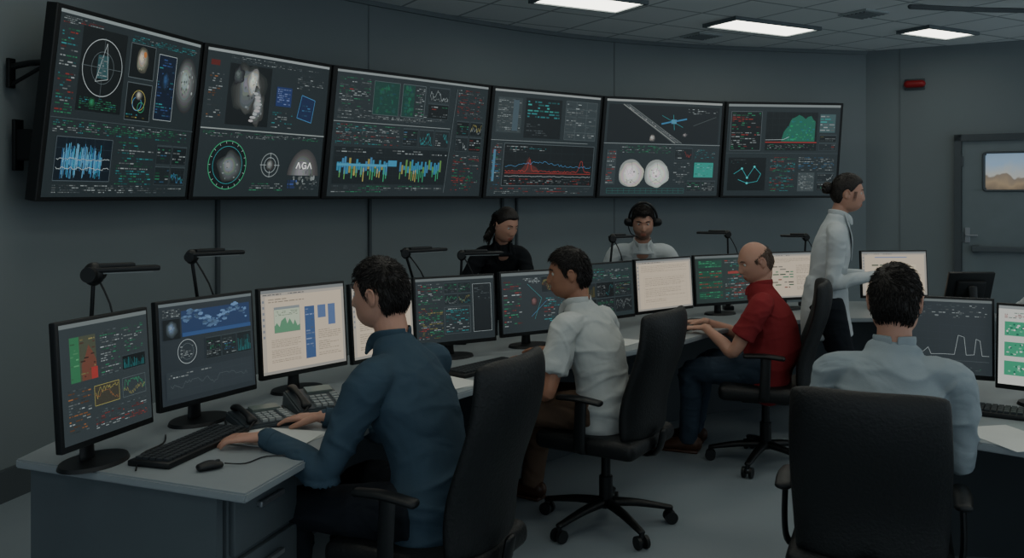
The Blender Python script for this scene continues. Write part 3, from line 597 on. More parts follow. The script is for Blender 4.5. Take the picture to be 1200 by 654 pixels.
monitor((-1.27,2.50),(-1.157,2.88),.82,1.19,c1,'black desktop monitor with green and red bar graphics')
monitor((-1.183,2.98),(-.964,3.375),.82,1.19,c2,'black desktop monitor showing a blue world map strip')
monitor((-.99,3.5),(-.708,3.85),.82,1.18,c3,'black desktop monitor with cream window and green chart')
monitor((-.70,3.88),(-.46,4.22),.81,1.16,c4,'black desktop monitor with plain cream document window')
monitor((-.475,4.30),(-.078,4.55),.81,1.15,c5,'black desktop monitor with red and green data text')
monitor((-.065,4.62),(.30,4.87),.81,1.15,c6,'black desktop monitor with crossing teal lines and data text')
monitor((.35,5.1),(.747,5.45),FB,FT,c7,'black desktop monitor with dim green charts')
monitor((.757,5.5),(1.181,5.85),FB,FT,c8,'black desktop monitor showing a pale cream form')
monitor((1.197,5.9),(1.669,6.15),FB,FT,c9,'black desktop monitor with bright green status blocks')
monitor((1.70,6.2),(2.207,6.38),FB,FT,c10,'black desktop monitor with cream page behind the red-shirted man')
monitor((2.487,6.4),(2.998,6.45),FB,FT,c11,'black desktop monitor with cream page and orange accents')
monitor((1.59,3.76),(1.947,3.6),.80,1.13,c12,'black desktop monitor with white step waveform')
monitor((1.877,3.49),(2.17,3.25),.80,1.13,c13,'black desktop monitor with white page and green images')
monitor((3.24,6.05),(2.92,6.05),.82,1.04,c6,'small dark tilted display seen from behind on the console',.35)
# ---------------------------------------------------------------- task lamps
m_unlit=M('unlit_diffuser',(150,156,156),.4)
def lamp(bx_,by,hx,hy,hz,L=.24,k=1.,kj=1.):
    e=E('task_lamp',(bx_,by,DZ),0,label='black articulated task lamp with flat head on the console',cat='desk lamp',group='console task lamps')
    d=V((hx-bx_,hy-by,0)); h=hz-DZ; a=math.atan2(d.y,d.x) if d.length>.02 else 0
    bm=bmesh.new(); bx(bm,(0,0,.015),(.07,.07,.03),bev=.006); cyl(bm,(0,0,.02),(0,0,.09),.018); fin(bm,'base',m_black,e,smooth_='auto')
    u=V((math.cos(a),math.sin(a),0)); st=d-u*L*.42
    bm=bmesh.new(); loft(bm,[(0,0,.05),(0,0,h*.62)],[.009,.009],n=8,sub=1); ell(bm,(0,0,h*.62),(.015,.015,.015)); loft(bm,[(0,0,h*.62),tuple(st+V((0,0,h-.02)))],[.007,.007],n=8,sub=1); fin(bm,'arm',m_blackm,e,smooth_='auto')
    bm=bmesh.new(); ell(bm,st+V((0,0,h-.010*kj)),(.026*kj,.026*kj,.030*kj)); cyl(bm,st+V((0,-.033*kj,h-.010*kj)),st+V((0,.033*kj,h-.010*kj)),.019*kj); fin(bm,'joint',m_black,e,smooth_='auto')
    bm=bmesh.new(); c=d+V((0,0,h)); bx(bm,c,(L*.94,.065,.016*k),rz=a,bev=.006); bx(bm,c+V((0,0,.012*k))-u*L*.12,(L*.5,.045,.014*k),rz=a,bev=.005); fin(bm,'lamp_head',m_black,e,smooth_='auto')
    bm=bmesh.new(); bx(bm,c-V((0,0,.008*k+.002)),(L*.75,.045,.005),rz=a); fin(bm,'diffuser',m_unlit,e)
    tube('cable',[tuple(st+V((.0,0,h))),tuple(st*.5+V((.07,0,h*.72))),(.03,.01,h*.45),(.02,.01,.05)],.0035,m_black,e,n=6)
lamp(-1.42,3.02,-1.33,3.08,1.295,.235,1.1,1.35); lamp(-1.24,3.55,-1.19,3.6,1.315,.24); lamp(-.5,4.66,-.46,4.7,1.258,.29); lamp(-.28,4.86,-.17,4.9,1.23,.26)
lamp(.62,5.68,.70,5.75,1.28,.19); lamp(1.52,6.3,1.42,6.33,1.28,.24); lamp(2.12,6.5,2.05,6.52,1.25,.2)
# ---------------------------------------------------------------- small desk things
def keyboard(x,y,rz,label):
    e=E('keyboard',(x,y,DZ),rz,label=label,cat='keyboard'); B('case',(0,0,.009),(.43,.145,.018),m_black,e,bev=.004)
    bm=bmesh.new()
    for r in range(5):
        for c in range(19):
            bx(bm,(-.19+c*.0212,-.05+r*.024,.021),(.0175,.019,.009))
    fin(bm,'keys',m_key,e)
def mouse(x,y,rz,label):
    e=E('computer_mouse',(x,y,DZ),rz,label=label,cat='mouse')
    bm=bmesh.new(); loft(bm,[(0,-.03,.011),(0,0,.014),(0,.03,.010)],[(.020,.010),(.024,.013),(.019,.009)],side=(1,0,0)); fin(bm,'shell',m_black,e,smooth_=True)
    bm=bmesh.new(); ell(bm,(0,.022,.022),(.004,.009,.004)); fin(bm,'scroll_wheel',m_key,e,smooth_=True)
    tube('cable',[(0,.045,.01),(.02,.1,.004),(-.01,.18,.004),(.05,.26,.004)],.002,m_black,e,n=6)
def paper(x,y,rz,label,n=3):
    bm=bmesh.new()
    for i in range(n): bx(bm,(0,0,.001+.0015*i),(.21,.297,.001),rz=.06*i)
    fin(bm,'paper_stack',m_paper,loc=(x,y,DZ),rot=(0,0,rz),label=label,cat='papers')
m_pk=M('pale_keys',(150,157,158),.5); m_lcd=M('lcd_grey',(112,124,120),.3)
def phone(x,y,rz,label,flat=False):
    e=E('desk_phone',(x,y,DZ),rz,label=label,cat='telephone',group='desk telephones')
    hb=.06 if not flat else .035
    bm=bmesh.new(); P=[(-.1,-.1),(.1,-.1),(.1,.1),(-.1,.1)]
    lo=[bm.verts.new((a,b,.0)) for a,b in P]; hi=[bm.verts.new((a*.96,b*.96,.02 if b<0 else hb)) for a,b in P]
    bm.faces.new(lo[::-1]); bm.faces.new(hi)
    for k in range(4): bm.faces.new((lo[k],lo[(k+1)%4],hi[(k+1)%4],hi[k]))
    bmesh.ops.bevel(bm,geom=list(bm.edges),offset=.006,segments=2,affect='EDGES'); fin(bm,'body',m_phone,e,smooth_='auto')
    sl=(hb-.02)/.192; zt=lambda yy:(hb+.02)/2+yy*sl
    bm=bmesh.new(); loft(bm,[(-.065,-.085,zt(-.085)+.012),(-.065,-.045,zt(-.045)+.020),(-.065,.045,zt(.045)+.020),(-.065,.085,zt(.085)+.012)],[(.020,.012),(.013,.008),(.013,.008),(.020,.012)],side=(1,0,0)); fin(bm,'handset',m_black,e,smooth_=True)
    bm=bmesh.new()
    for r in range(4):
        for c in range(3): yy=-.075+r*.024; bx(bm,(-.016+c*.024,yy,zt(yy)+.004),(.018,.016,.010))
    for r in range(5): yy=-.075+r*.022; bx(bm,(.072,yy,zt(yy)+.004),(.024,.013,.008))
    fin(bm,'keypad',m_pk,e)
    bm=bmesh.new(); bx(bm,(.03,.06,zt(.06)+.004),(.1,.05,.01),R=Matrix.Rotation(sl,3,'X')); fin(bm,'display',m_lcd,e)
    tube('cord',[(-.065,-.1,.03),(-.10,-.115,.006),(-.13,-.04,.006),(-.11,.06,.01)],.004,m_black,e,n=6)
keyboard(-1.02,2.86,math.atan2(.96,.27),'black keyboard in front of the desk-end monitor')
mouse(-.89,2.64,-.9,'small black corded mouse near the desk edge')
phone(-.89,3.185,.62,'grey desk phone beside a monitor stand',True); phone(-.745,3.40,.55,'grey desk phone with pale keypad')
paper(-.80,2.98,1.2,'loose white papers beside the phones'); paper(-.3,3.86,.7,'white papers beside the man in slate shirt'); paper(.55,4.95,.9,'white papers near the console keyboard',2)
keyboard(-.13,4.15,.9,'black keyboard in front of the off-white-shirted man'); keyboard(1.08,5.5,1.0,'black keyboard in front of the red-shirted man')
keyboard(1.80,3.30,-.55,'black keyboard below the step-waveform monitor'); paper(1.86,3.0,-.5,'loose white paper on the side desk',2); paper(1.66,2.98,.2,'white sheet at the side desk edge',1); mouse(2.08,3.06,-.4,'black mouse on the side desk')
phone(.38,4.80,.8,'dark desk phone between monitors')
tube('desk_cable',[(-1.16,3.0,DZ+.004),(-1.13,2.9,DZ+.004),(-1.15,2.78,DZ+.004),(-1.10,2.62,DZ+.004)],.003,m_black,n=6,label='thin black cable lying on the desk',cat='cable')
tube('desk_cable',[(-.62,3.75,DZ+.004),(-.52,3.78,DZ+.004),(-.48,3.92,DZ+.004),(-.38,4.12,DZ+.004),(-.3,4.3,DZ+.004)],.003,m_black,n=6,label='thin black cable lying on the desk',cat='cable')
# ---------------------------------------------------------------- office chair
def chair(loc,rz,label):
    e=E('office_chair',(loc[0],loc[1],0),rz,label=label,cat='office chair',group='office chairs')
    bm=bmesh.new(); bx(bm,(0,0,.44),(.50,.50,.085),bev=.035,seg=4); fin(bm,'seat',m_chair,e,smooth_=True)
    bm=bmesh.new(); nx,nz=14,18; fr=[];bk=[]
    for j in range(nz+1):
        for i in range(nx+1):
            u=i/nx*2-1; w=j/nz
            hw=.24*(1-.05*w**3)*(1-.08*(1-w)**3); zz=.47+.60*w
            x=u*hw; z_=.47+(zz-.47)*(1-.025*abs(u)**6); y=-.235-.10*w**1.2+.05*u*u+.018*math.sin(w*math.pi*2)
            th=.034*(1-.55*max(abs(u)**8,abs(2*w-1)**10))
            fr.append(bm.verts.new((x,y+th,z_))); bk.append(bm.verts.new((x,y-th,z_)))
    W1=nx+1
    for j in range(nz):
        for i in range(nx):
            a=j*W1+i; bm.faces.new((fr[a],fr[a+1],fr[a+W1+1],fr[a+W1])); bm.faces.new((bk[a],bk[a+W1],bk[a+W1+1],bk[a+1]))
    for i in range(nx):
        bm.faces.new((fr[i],bk[i],bk[i+1],fr[i+1])); a=nz*W1+i; bm.faces.new((fr[a],fr[a+1],bk[a+1],bk[a]))
    for j in range(nz):
        a=j*W1; bm.faces.new((fr[a],fr[a+W1],bk[a+W1],bk[a])); a=j*W1+nx; bm.faces.new((fr[a],bk[a],bk[a+W1],fr[a+W1]))
    o=fin(bm,'backrest',m_chair,e,smooth_=True); sd=o.modifiers.new('s','SUBSURF'); sd.levels=1; sd.render_levels=1
    for sx in (-1,1):
        bm=bmesh.new(); loft(bm,[(sx*.27,-.10,.655),(sx*.272,0,.665),(sx*.27,.10,.660)],[(.028,.014),(.030,.014),(.026,.013)],side=(1,0,0))
        loft(bm,[(sx*.2,-.0,.42),(sx*.262,-.0,.42),(sx*.276,-.005,.5),(sx*.272,-.01,.65)],[(.028,.010)]*4,side=(0,1,0)); fin(bm,'armrest',m_black,e,smooth_='auto')
    bm=bmesh.new(); bx(bm,(0,0,.385),(.22,.26,.04),bev=.01); cyl(bm,(0,0,.09),(0,0,.24),.032); cyl(bm,(0,0,.22),(0,0,.38),.022)
    loft(bm,[(0,-.1,.385),(0,-.25,.39),(0,-.29,.5)],[(.035,.012)]*3,side=(1,0,0)); fin(bm,'gas_column',m_blackm,e,smooth_='auto')
    for k in range(5):
        a=math.radians(72*k+20); u=V((math.cos(a),math.sin(a),0)); s=V((-u.y,u.x,0))
        bm=bmesh.new(); loft(bm,[u*.02+V((0,0,.115)),u*.15+V((0,0,.105)),u*.31+V((0,0,.075))],[(.03,.022),(.024,.018),(.018,.012)],side=s); lg=fin(bm,'leg',m_blackm,e,smooth_='auto')
        bm=bmesh.new(); c=u*.31+V((0,0,.03))
        for q in (-1,1): cyl(bm,c+s*q*.012,c+s*q*.028,.03,n=18)
        cyl(bm,c+s*-.02,c+s*.02,.008); cyl(bm,c+V((0,0,.02)),c+V((0,0,.05)),.012); fin(bm,'caster',m_black,lg,smooth_='auto')
    return e
def yaw(f): return math.atan2(-f[0],f[1])
ch=chair((-.265,2.86),yaw((-.90,.44)),'black high-back office chair under the man in slate shirt')
q=dup(ch,(.44,4.20,0),yaw((-.85,.53)),'black high-back office chair under the man in off-white shirt'); q.scale=(1,1,.97)
dup(ch,(1.46,5.16,0),yaw((-.95,.3)),'black high-back office chair under the red-shirted man')
q=dup(ch,(1.17,2.92,0),yaw((.40,.92)),'black high-back office chair under the man in blue-grey shirt'); q.scale=(.98,.97,.91)
ch.scale=(.92,1,1)
# ---------------------------------------------------------------- people
def do_remesh(bm,vox,mat,sm=1,wr=0,seed=0,joints=()):
    me=bpy.data.meshes.new('tmp'); bmesh.ops.recalc_face_normals(bm,faces=bm.faces); bm.to_mesh(me); bm.free()
    o=bpy.data.objects.new('tmp',me); COL.objects.link(o)
    r=o.modifiers.new('r','REMESH'); r.mode='VOXEL'; r.voxel_size=vox; r.use_smooth_shade=True
    if sm: s=o.modifiers.new('s','SMOOTH'); s.factor=.5; s.iterations=sm
    dg=bpy.context.evaluated_depsgraph_get(); dg.update()
    m2=bpy.data.meshes.new_from_object(o.evaluated_get(dg)); bpy.data.objects.remove(o); bpy.data.meshes.remove(me)
    m2.materials.clear(); m2.materials.append(mat)
    if wr:
        off=V((seed*3.1,seed*1.7,0)); nn=[v.normal.copy() for v in m2.vertices]
        for v,n in zip(m2.vertices,nn):
            c=v.co; a=noise.noise(V((c.x*4,c.y*4,c.z*6))+off); wx=noise.noise(V((c.x*4,c.y*4,c.z*4))+off)*1.0
            k=1-abs(noise.noise(V((c.x*4.5+wx,c.y*4.5-wx,c.z*10+wx))+off))*2.6; k=max(k,0); k=k*k*k
            g=.22
            for j,rj in joints: g+=math.exp(-((c-j).length/rj)**2)
            g=min(g,1.2)
            v.co=c+n*wr*(a*.6+(k-.2)*1.5*g)
    for p in m2.polygons: p.use_smooth=True
    return m2
def headp(d,fem=0):
    dx,dy,dz=d; x=.076*dx;y=.097*dy;z=.118*dz; t=max(0,-dz)
    x*=1+(.10-.09*fem)*smooth(t,.2,.7)-(.12+.08*fem)*smooth(t,.75,1)
    if dy>0: y+=(.024-.006*fem)*smooth(t,.25,.85)*dy
    else: y*=1.06-.42*smooth(t,.15,.95)
    if dy>0:
        g=lambda a,s:math.exp(-(a/s)**2)
        pr=smooth(.028-z,0,.055) if z>-.030 else smooth(z,-.044,-.030)
        y+=(.022-.008*fem)*g(x,.006+.007*pr)*pr
        y+=.005*g(abs(x)-.012,.007)*g(z+.030,.008)
        y-=(.010-.003*fem)*g(abs(x)-.032,.017)*g(z-.012,.014)
        y+=.004*(1-fem)*g(z-.034,.010)*g(x,.05)
        y+=.006*g(x,.02)*(g(z+.058,.007)+g(z+.071,.008))-.002*g(x,.022)*g(z+.0645,.003)
        y+=(.007-.003*fem)*g(x,.02)*g(z+.098,.014)
        y+=.003*g(abs(x)-.045,.016)*g(z+.022,.018)
    return V((x,y,z))
def sphere_grid(bm,fn,nu=96,nv=66):
    rows=[]
    top=bm.verts.new(fn((0,0,1))); bot=bm.verts.new(fn((0,0,-1)))
    for j in range(1,nv):
        th=math.pi*j/nv; rows.append([bm.verts.new(fn((math.sin(th)*math.sin(2*math.pi*i/nu),math.sin(th)*math.cos(2*math.pi*i/nu),math.cos(th)))) for i in range(nu)])
    for a,b in zip(rows,rows[1:]):
        for i in range(nu): bm.faces.new((a[i],a[(i+1)%nu],b[(i+1)%nu],b[i]))
    for i in range(nu): bm.faces.new((top,rows[0][(i+1)%nu],rows[0][i])); bm.faces.new((bot,rows[-1][i],rows[-1][(i+1)%nu]))
def ik(a,c,l1,l2,pole):
    d=c-a; L=d.length; n=d.normalized()
    if L>=(l1+l2)*.998: return a+d*(l1/(l1+l2))
    x=(l1*l1-l2*l2+L*L)/(2*L); h=math.sqrt(max(l1*l1-x*x,0)); p=pole-n*pole.dot(n); p.normalize(); return a+n*x+p*h
def hand(bm,w,f,n,tb,curl=.5,sc=1.):
    f=f.normalized(); s=f.cross(-n).normalized(); n=f.cross(s).normalized()
    loft(bm,[w-f*.02,w+f*.02*sc,w+f*.055*sc,w+f*.085*sc],[(.024,.019),(.030,.016),(.039,.013),(.037,.010)],side=s,n=14,sub=3)
    for k,(off,L) in enumerate(((-.033,.055),(-.0112,.072),(.0112,.079),(.033,.07))):
        off2=off*tb; p=w+f*(.083-.05*abs(off))*sc+s*off2; a=curl*(.6+.12*(3-k)); P=[p-f*.01]; R=[.0088]; dd=f+s*(off2*4.5)
        dd.normalize()
        for seg,fr in enumerate((.45,.3,.25)):
            ang=a*(seg+.2)*.8; dv=(dd*math.cos(ang)+n*math.sin(ang)); p=p+dv*L*fr; P.append(p); R.append(.0083-.0008*seg)
        loft(bm,P,R,side=s,n=10,sub=2)
    b=w+f*.02+s*tb*.025
    loft(bm,[b,b+f*.025+s*tb*.022+n*.006,b+f*.05+s*tb*.034+n*.014,b+f*.070+s*tb*.038+n*.02],[.014,.012,.0105,.008],side=n,n=10,sub=2)
def person(label,loc,fwd,neck,head,hd,wl,wr_,skin=0,hair='short',hmat=None,top=None,sleeve='long',bottom=None,hipz=.57,stand=False,hands=None,coat=False,coatlen=.36,vox=.0055,ankl=None,seed=1,tuck=False,slim=1.,poleL=(-.6,-.3,-1),poleR=(.6,-.3,-1),beard=False,shw=.19,belly=0,wr=.010,fem=0,hs=1.,vee=None):
    yz=yaw(fwd); Rz=Matrix.Rotation(yz,3,'Z'); Ri=Rz.transposed(); base=V((loc[0],loc[1],0))
    Lc=lambda p:Ri@(V(p)-base)
    nb=Lc(neck); hc=Lc(head); hdv=(Ri@V(hd)).normalized(); hp=V((0,0,hipz))
    X=V((1,0,0)); mid=hp.lerp(nb,.45)+V((0,-.035 if not stand else -.01,0))
    q=lambda t:(1-t)**2*hp+2*t*(1-t)*(mid*2-(hp+nb)*.5)+t*t*nb
    def torso(bm,inf,low=.05):
        P=[hp-V((0,0,low)),hp,q(.28),q(.62),q(.84),q(.96)]; R=[(.158,.12),(.163,.125),(.138,.106+belly),(.158,.113+belly*.5),(.150,.090),(.082,.064)]
        loft(bm,P,[(a*slim+inf,b*(slim*.5+.5)+inf) for a,b in R],side=X,n=28,sub=5)
    fr=(hdv.cross(V((0,0,1)))).normalized(); up=fr.cross(hdv).normalized(); HM=Matrix((fr,hdv,up)).transposed()
    H=lambda p:hc+(HM@V(p))*hs
    nt=H((0,-.022,-.06))
    sj=q(.86); wl=Lc(wl); wr_=Lc(wr_)
    arms=[]
    for sg,w,pl in ((-1,wl,poleL),(1,wr_,poleR)):
        s=sj+X*sg*shw+V((0,.005,-.014)); el=ik(s,w,.29,.255,V(pl)); arms.append((sg,s,el,w))
    legs=[]
    for sg in (-1,1):
        h=hp+V((sg*.09,.0,-.01)); 
        if ankl: an=Lc(ankl[0 if sg<0 else 1])
        else: an=V((sg*.14,.50,.09)) if not stand else V((sg*.11,-.02,.09))
        kn=ik(h,an,.44 if not stand else .42,.43 if not stand else .42,V((sg*.15,.5,1) if not stand else (sg*.1,1,0))); legs.append((sg,h,kn,an))
    ak=.88 if slim<1 else 1
    def arm(bm,a,inf,end=1.,fl=0):
        sg,s,el,w=a; inn=sj+X*sg*(shw-.085)+V((0,0,.004))
        if end>=1: loft(bm,[inn,s,s.lerp(el,.5),el,el.lerp(w,.35),el.lerp(w,.96 if inf>0 else 1)],[.054*ak+inf,.054*ak+inf,.046*ak+inf,.039*ak+inf,.039*ak+inf*.8,.025+inf*.6],n=16,sub=5,side=(0,1,0))
        else: loft(bm,[inn,s,s.lerp(el,.4),s.lerp(el,.66)],[.054+inf,.058+inf,.056+inf,.056+inf+fl],n=16,sub=5,side=(0,1,0),capk=.12)
    def leg(bm,L,inf,foot=True):
        sg,h,kn,an=L; loft(bm,[h,h.lerp(kn,.45),kn,kn.lerp(an,.35),an+(V((0,0,-.0)) if inf<=0 else V((0,0,-.02)))],[.088+inf,.075+inf,.054+inf,.052+inf,.036+max(inf,0)*1.4+min(inf,0)*.4],n=18,sub=5,side=(1,0,0),capk=1 if inf<=0 else .2)
        if foot: loft(bm,[an+V((0,-.03,-.04)),an+V((0,.08,-.055)),an+V((0,.16,-.062))],[(.03,.03),(.036,.022),(.03,.015)],side=(1,0,0))
    bm=bmesh.new(); torso(bm,-.022,.02)
    for a in arms: arm(bm,a,-.003)
    for L in legs: leg(bm,L,-.018)
    loft(bm,[nb-V((0,.0,.05)),nb+V((0,-.002,.0)),nt],[(.066,.060),(.057,.057),(.054,.057)] if slim>=1 else [(.058,.052),(.047,.048),(.046,.05)],side=X,n=20)
    sphere_grid(bm,lambda d:H(headp(d,fem)))
    for sg in (-1,1):
        EM=HM@Matrix.Rotation(sg*.25,3,'Z')@Matrix.Rotation(-.15,3,'X')
        ell(bm,H((sg*.080,-.010,-.006)),(.006,.016*hs,.029*hs),EM,14)
        rim=[H((sg*(.085+.003*math.sin(math.radians(t_))),-.010-.016*math.cos(math.radians(t_)),-.002+.028*math.sin(math.radians(t_)))) for t_ in range(-70,200,30)]
        loft(bm,rim,[.0042]*len(rim),side=(0,0,1),n=8,sub=2)
    for i,(a,tb) in enumerate(zip(arms,(1,-1))):
        sg,s,el,w=a; f=(w-el).normalized()
        if hands and hands[i] is not None: f=Ri@V(hands[i]); f.normalize()
        else: f=(f*.5+V((f.x*.5,f.y*.5+.25,-.02))); f.z=max(f.z,-.12); f.normalize()
        nd=V((0,0,-1)) if abs(f.z)<.8 else V((-sg,0,0))
        hand(bm,w,f,nd,tb)
    me=do_remesh(bm,vox,m_skin[skin],1)
    at=me.color_attributes.new('tint','FLOAT_COLOR','POINT'); HI=HM.transposed()
    for i,v in enumerate(me.vertices):
        p=(HI@(v.co-hc))/hs; c=(1,1,1,1)
        if p.y>.05 and abs(p.z+.064)<.013 and abs(p.x)<.025*(1-abs(p.z+.064)/.02): c=(.80,.52,.50,1)
        if beard and p.y>-.005 and -.13<p.z<-.03 and p.length<.17:
            k=smooth(-p.z,.03,.06)*(1 if p.y>.0 else .5)
            if not(abs(p.z+.064)<.010 and abs(p.x)<.02): c=tuple(1-k*.58 for _ in range(3))+(1,)
        at.data[i].color=c
    body=place(bpy.data.objects.new('person',me),None,loc=base,rot=(0,0,yz),label=label,cat='person')
    for sg in (-1,1):
        bm=bmesh.new(); c=V((sg*.0315,.0715,.012)); ell(bm,H(c),(.0118,.0118,.0118),HM,16)
        for f_ in bm.faces:
            d_=HI@(f_.calc_center_median()-H(c)); f_.material_index=1 if d_.normalized().dot(V((0,1,-.1)).normalized())>.86 else 0
        fin(bm,'eye',[m_white,m_iris],body,smooth_=True)
        bm=bmesh.new(); loft(bm,[H((sg*.014,.092,.031)),H((sg*.032,.088,.037)),H((sg*.050,.075,.032))],[(.003,.002),(.0042,.0025),(.002,.002)] if not fem else [(.002,.0015),(.0026,.0018),(.0012,.001)],side=up,n=8); fin(bm,'eyebrow',hmat or m_hair,body,smooth_=True)
    # hair
    hm=hmat or m_hair; bm=bmesh.new()
    def hmask(d):
        dx,dy,dz=d
        lim=.02+.55*smooth(dy,.05,.72)-.62*smooth(-dy,.0,.6)
        if abs(dx)>.75 and dy>.08 and dy<.32 and not fem: lim-=.16
        m=smooth((dz-lim)/.10,0,1)
        if hair not in('bob',):
            m*=smooth(math.hypot((dy+.10)/.24,(dz+(.05 if fem else .02))/.28),.85,1.1) if abs(dx)>.5 else 1
        if hair=='bald': m*=1-smooth(dz+.30*dy,.20,.50)
        return m
    def hf_(d):
        dx,dy,dz=d; base_=headp(d,fem); m=hmask(d)
        th=.006+.011*smooth(dz,.1,1)+.002*noise.noise(V(d)*6+V((seed,0,0)))
        if hair=='bald': th=.002
        if hair=='bun': th+=.004*smooth(dz,0,.6)
        if dy>0: base_=V((.076*dx,.097*dy,.118*dz))
        return H(base_+V(d)*(th*m-.012*(1-m)))
    sphere_grid(bm,hf_,80,56)
    rg=random.Random(seed)
    if hair in('short','bald','bun'):
        cnt=0; tgt=2600 if hair!='bald' else 1100
        while cnt<tgt:
            z_=rg.uniform(-.7,1); a=rg.uniform(0,2*math.pi); r_=math.sqrt(1-z_*z_); d=(r_*math.sin(a),r_*math.cos(a),z_)
            if hmask(d)<rg.uniform(.25,.7): cnt+=.2; continue
            cnt+=1; dv=V(d)
            if hair=='bun': dn=V((0,-.118,.025))-headp(d,fem); dn=dn.normalized()
            else: dn=V((.15*d[0],-.35,-1)) if z_<.45 else V((.45*d[0]+.22,.5*d[1]+.25,-.1))
            tg=(dn-dv*dn.dot(dv)).normalized(); ja=.08 if hair=='bun' else .22
            tg=(tg+V((rg.uniform(-ja,ja),rg.uniform(-ja,ja),rg.uniform(-ja,ja)))).normalized()
            k_=.6 if hair=='bald' else 1
            b0=headp(d,fem)+dv*(.004+(.010+(.004 if hair=='bun' else 0))*smooth(z_,.1,1))*k_; L_=rg.uniform(.016,.032)*k_
            lift=.0036 if hair=='short' else .0015
            strandf(bm,H(b0),H(b0+tg*L_*.55+dv*lift*1.2),H(b0+tg*L_+dv*lift*rg.uniform(-.6,.7)),rg.uniform(.0008,.0017)*k_,HM@V(tg.cross(dv)))
    if hair=='bun':
        ell(bm,H((0,-.128,.028)),(.036,.032,.038),HM); ell(bm,H((.008,-.142,.014)),(.024,.020,.024),HM)
        for k_ in range(160):
            a=rg.uniform(0,6.28); b1=rg.uniform(0,6.28); P=[H((.037*math.cos(a+j*.5)*math.cos(b1),-.128+.034*math.sin(a+j*.5),.028+.039*math.cos(a+j*.5)*math.sin(b1))) for j in range(3)]
            strandf(bm,P[0],P[1],P[2],.0022,up)
        for sg in (-1,1):
            for j in range(5): strandf(bm,H((sg*.074,.035+.004*j,.02)),H((sg*.080,.030+.004*j,-.02)),H((sg*.078,.025+.004*j,-.05)),.0012,fr)
    if hair=='bob':
        for k_ in range(11):
            a=math.radians(-84+k_*(168/10)); sx,sy=math.sin(a),-math.cos(a); j=rg.uniform(-.006,.006); fl=.012*(k_%2)
            loft(bm,[H((sx*.048,sy*.055,.088)),H((sx*.076,sy*.094,.02)),H((sx*.084+j,sy*.098-.004,-.05)),H((sx*(.098+fl)+j*2,sy*.098-.008,-.105)),H((sx*(.082+fl*2)-j,sy*.090-.01,-.150+.02*(k_%2)))],[(.012,.009),(.014,.009),(.015,.010),(.017,.012),(.006,.005)],side=fr,n=8)
        me=do_remesh(bm,.005,hm,1,0,seed); bm=bmesh.new(); bm.from_mesh(me)
        for k_ in range(560):
            a=math.radians(rg.uniform(-92,92)); sx,sy=math.sin(a),-math.cos(a); z0=rg.uniform(-.13,.07); w_=.022*math.sin(z0*70+k_)
            rr=.088+.016*smooth(-z0,.02,.1)+rg.uniform(-.003,.008); f0=lambda z,o:H((sx*(rr+o),sy*(rr+o+.008)*1.05,z))
            strandf(bm,f0(z0,0),f0(z0-.02,w_*.5),f0(z0-.045,-w_*.5),rg.uniform(.0012,.0026),fr)
    fin(bm,'hair',hm,body,smooth_=True)
    # clothing
    jt=[(a[2],.10) for a in arms]+[(q(.08),.12)]+[(a[1]+V((-a[0]*.03,0,-.09)),.08) for a in arms]
    bm=bmesh.new(); torso(bm,.011,.10 if not tuck else .02)
    for a in arms: arm(bm,a,.009,1 if sleeve=='long' else .5,.006)
    loft(bm,[nb-V((0,0,.06)),nb-V((0,0,.01)),nb.lerp(nt,.25)],[(.092*slim,.076),(.070*slim,.067),(.063*slim,.061)],side=X,n=20,capk=.1)
    if coat:
        if stand: loft(bm,[q(.3),hp,hp-V((0,0,coatlen*.5)),hp-V((0,-.01,coatlen))],[(.150*slim,.122),(.172*slim,.136),(.184*slim,.146),(.192*slim,.152)],side=X,n=28,sub=4,capk=.12)
    me=do_remesh(bm,.0075,top,3,wr,seed,jt); shirt=place(bpy.data.objects.new('coat' if coat else 'shirt',me),body)
    bm=bmesh.new(); n1=nb.lerp(nt,.30)
    for sg in (-1,1):
        loft(bm,[n1+V((sg*.012,-.062,.004)),n1+V((sg*.056*ak,-.035,.002)),n1+V((sg*.062*ak,.015,-.008)),n1+V((sg*.035,.062*ak,-.035)),n1+V((sg*.034,.080*ak,-.068))],[(.020,.004),(.022,.004),(.022,.004),(.019,.004),(.006,.003)],side=(0,0,1),n=10)
    fin(bm,'collar',top,body,smooth_=True)
    if sleeve=='long':
        for sg,s,el,w in arms:
            bm=bmesh.new(); loft(bm,[el.lerp(w,.84),el.lerp(w,.975)],[.0365*ak,.0345*ak],side=(0,1,0),sub=1,capk=.05,n=18); fin(bm,'cuff',top,body,smooth_='auto')
    if coat or vee:
        bm=bmesh.new(); loft(bm,[q(.95)+V((0,.056,-.01)),q(.80)+V((0,.088,0)),q(.60)+V((0,.106,0))],[(.046,.012),(.032,.014),(.006,.008)],side=X,n=14); fin(bm,'undershirt',vee or m_under,body,smooth_=True)
        for sg in (-1,1):
            bm=bmesh.new(); loft(bm,[n1+V((sg*.05,.03,-.01)),q(.86)+V((sg*.050,.088,0)),q(.74)+V((sg*.044,.110,0)),q(.54)+V((sg*.008,.124,0))],[(.018,.004),(.026,.004),(.024,.004),(.006,.003)],side=X,n=10); fin(bm,'lapel',top,body,smooth_=True)
    bm=bmesh.new(); loft(bm,[hp+V((0,0,.07)),hp,hp-V((0,0,.04))],[(.146*slim,.110),(.166*slim,.124),(.163*slim,.122)],side=X,n=24)
    for L in legs: leg(bm,L,.014,False)
    me=do_remesh(bm,.0105,bottom,2,.009,seed+5,[(L[2],.13) for L in legs]); place(bpy.data.objects.new('trousers',me),body)
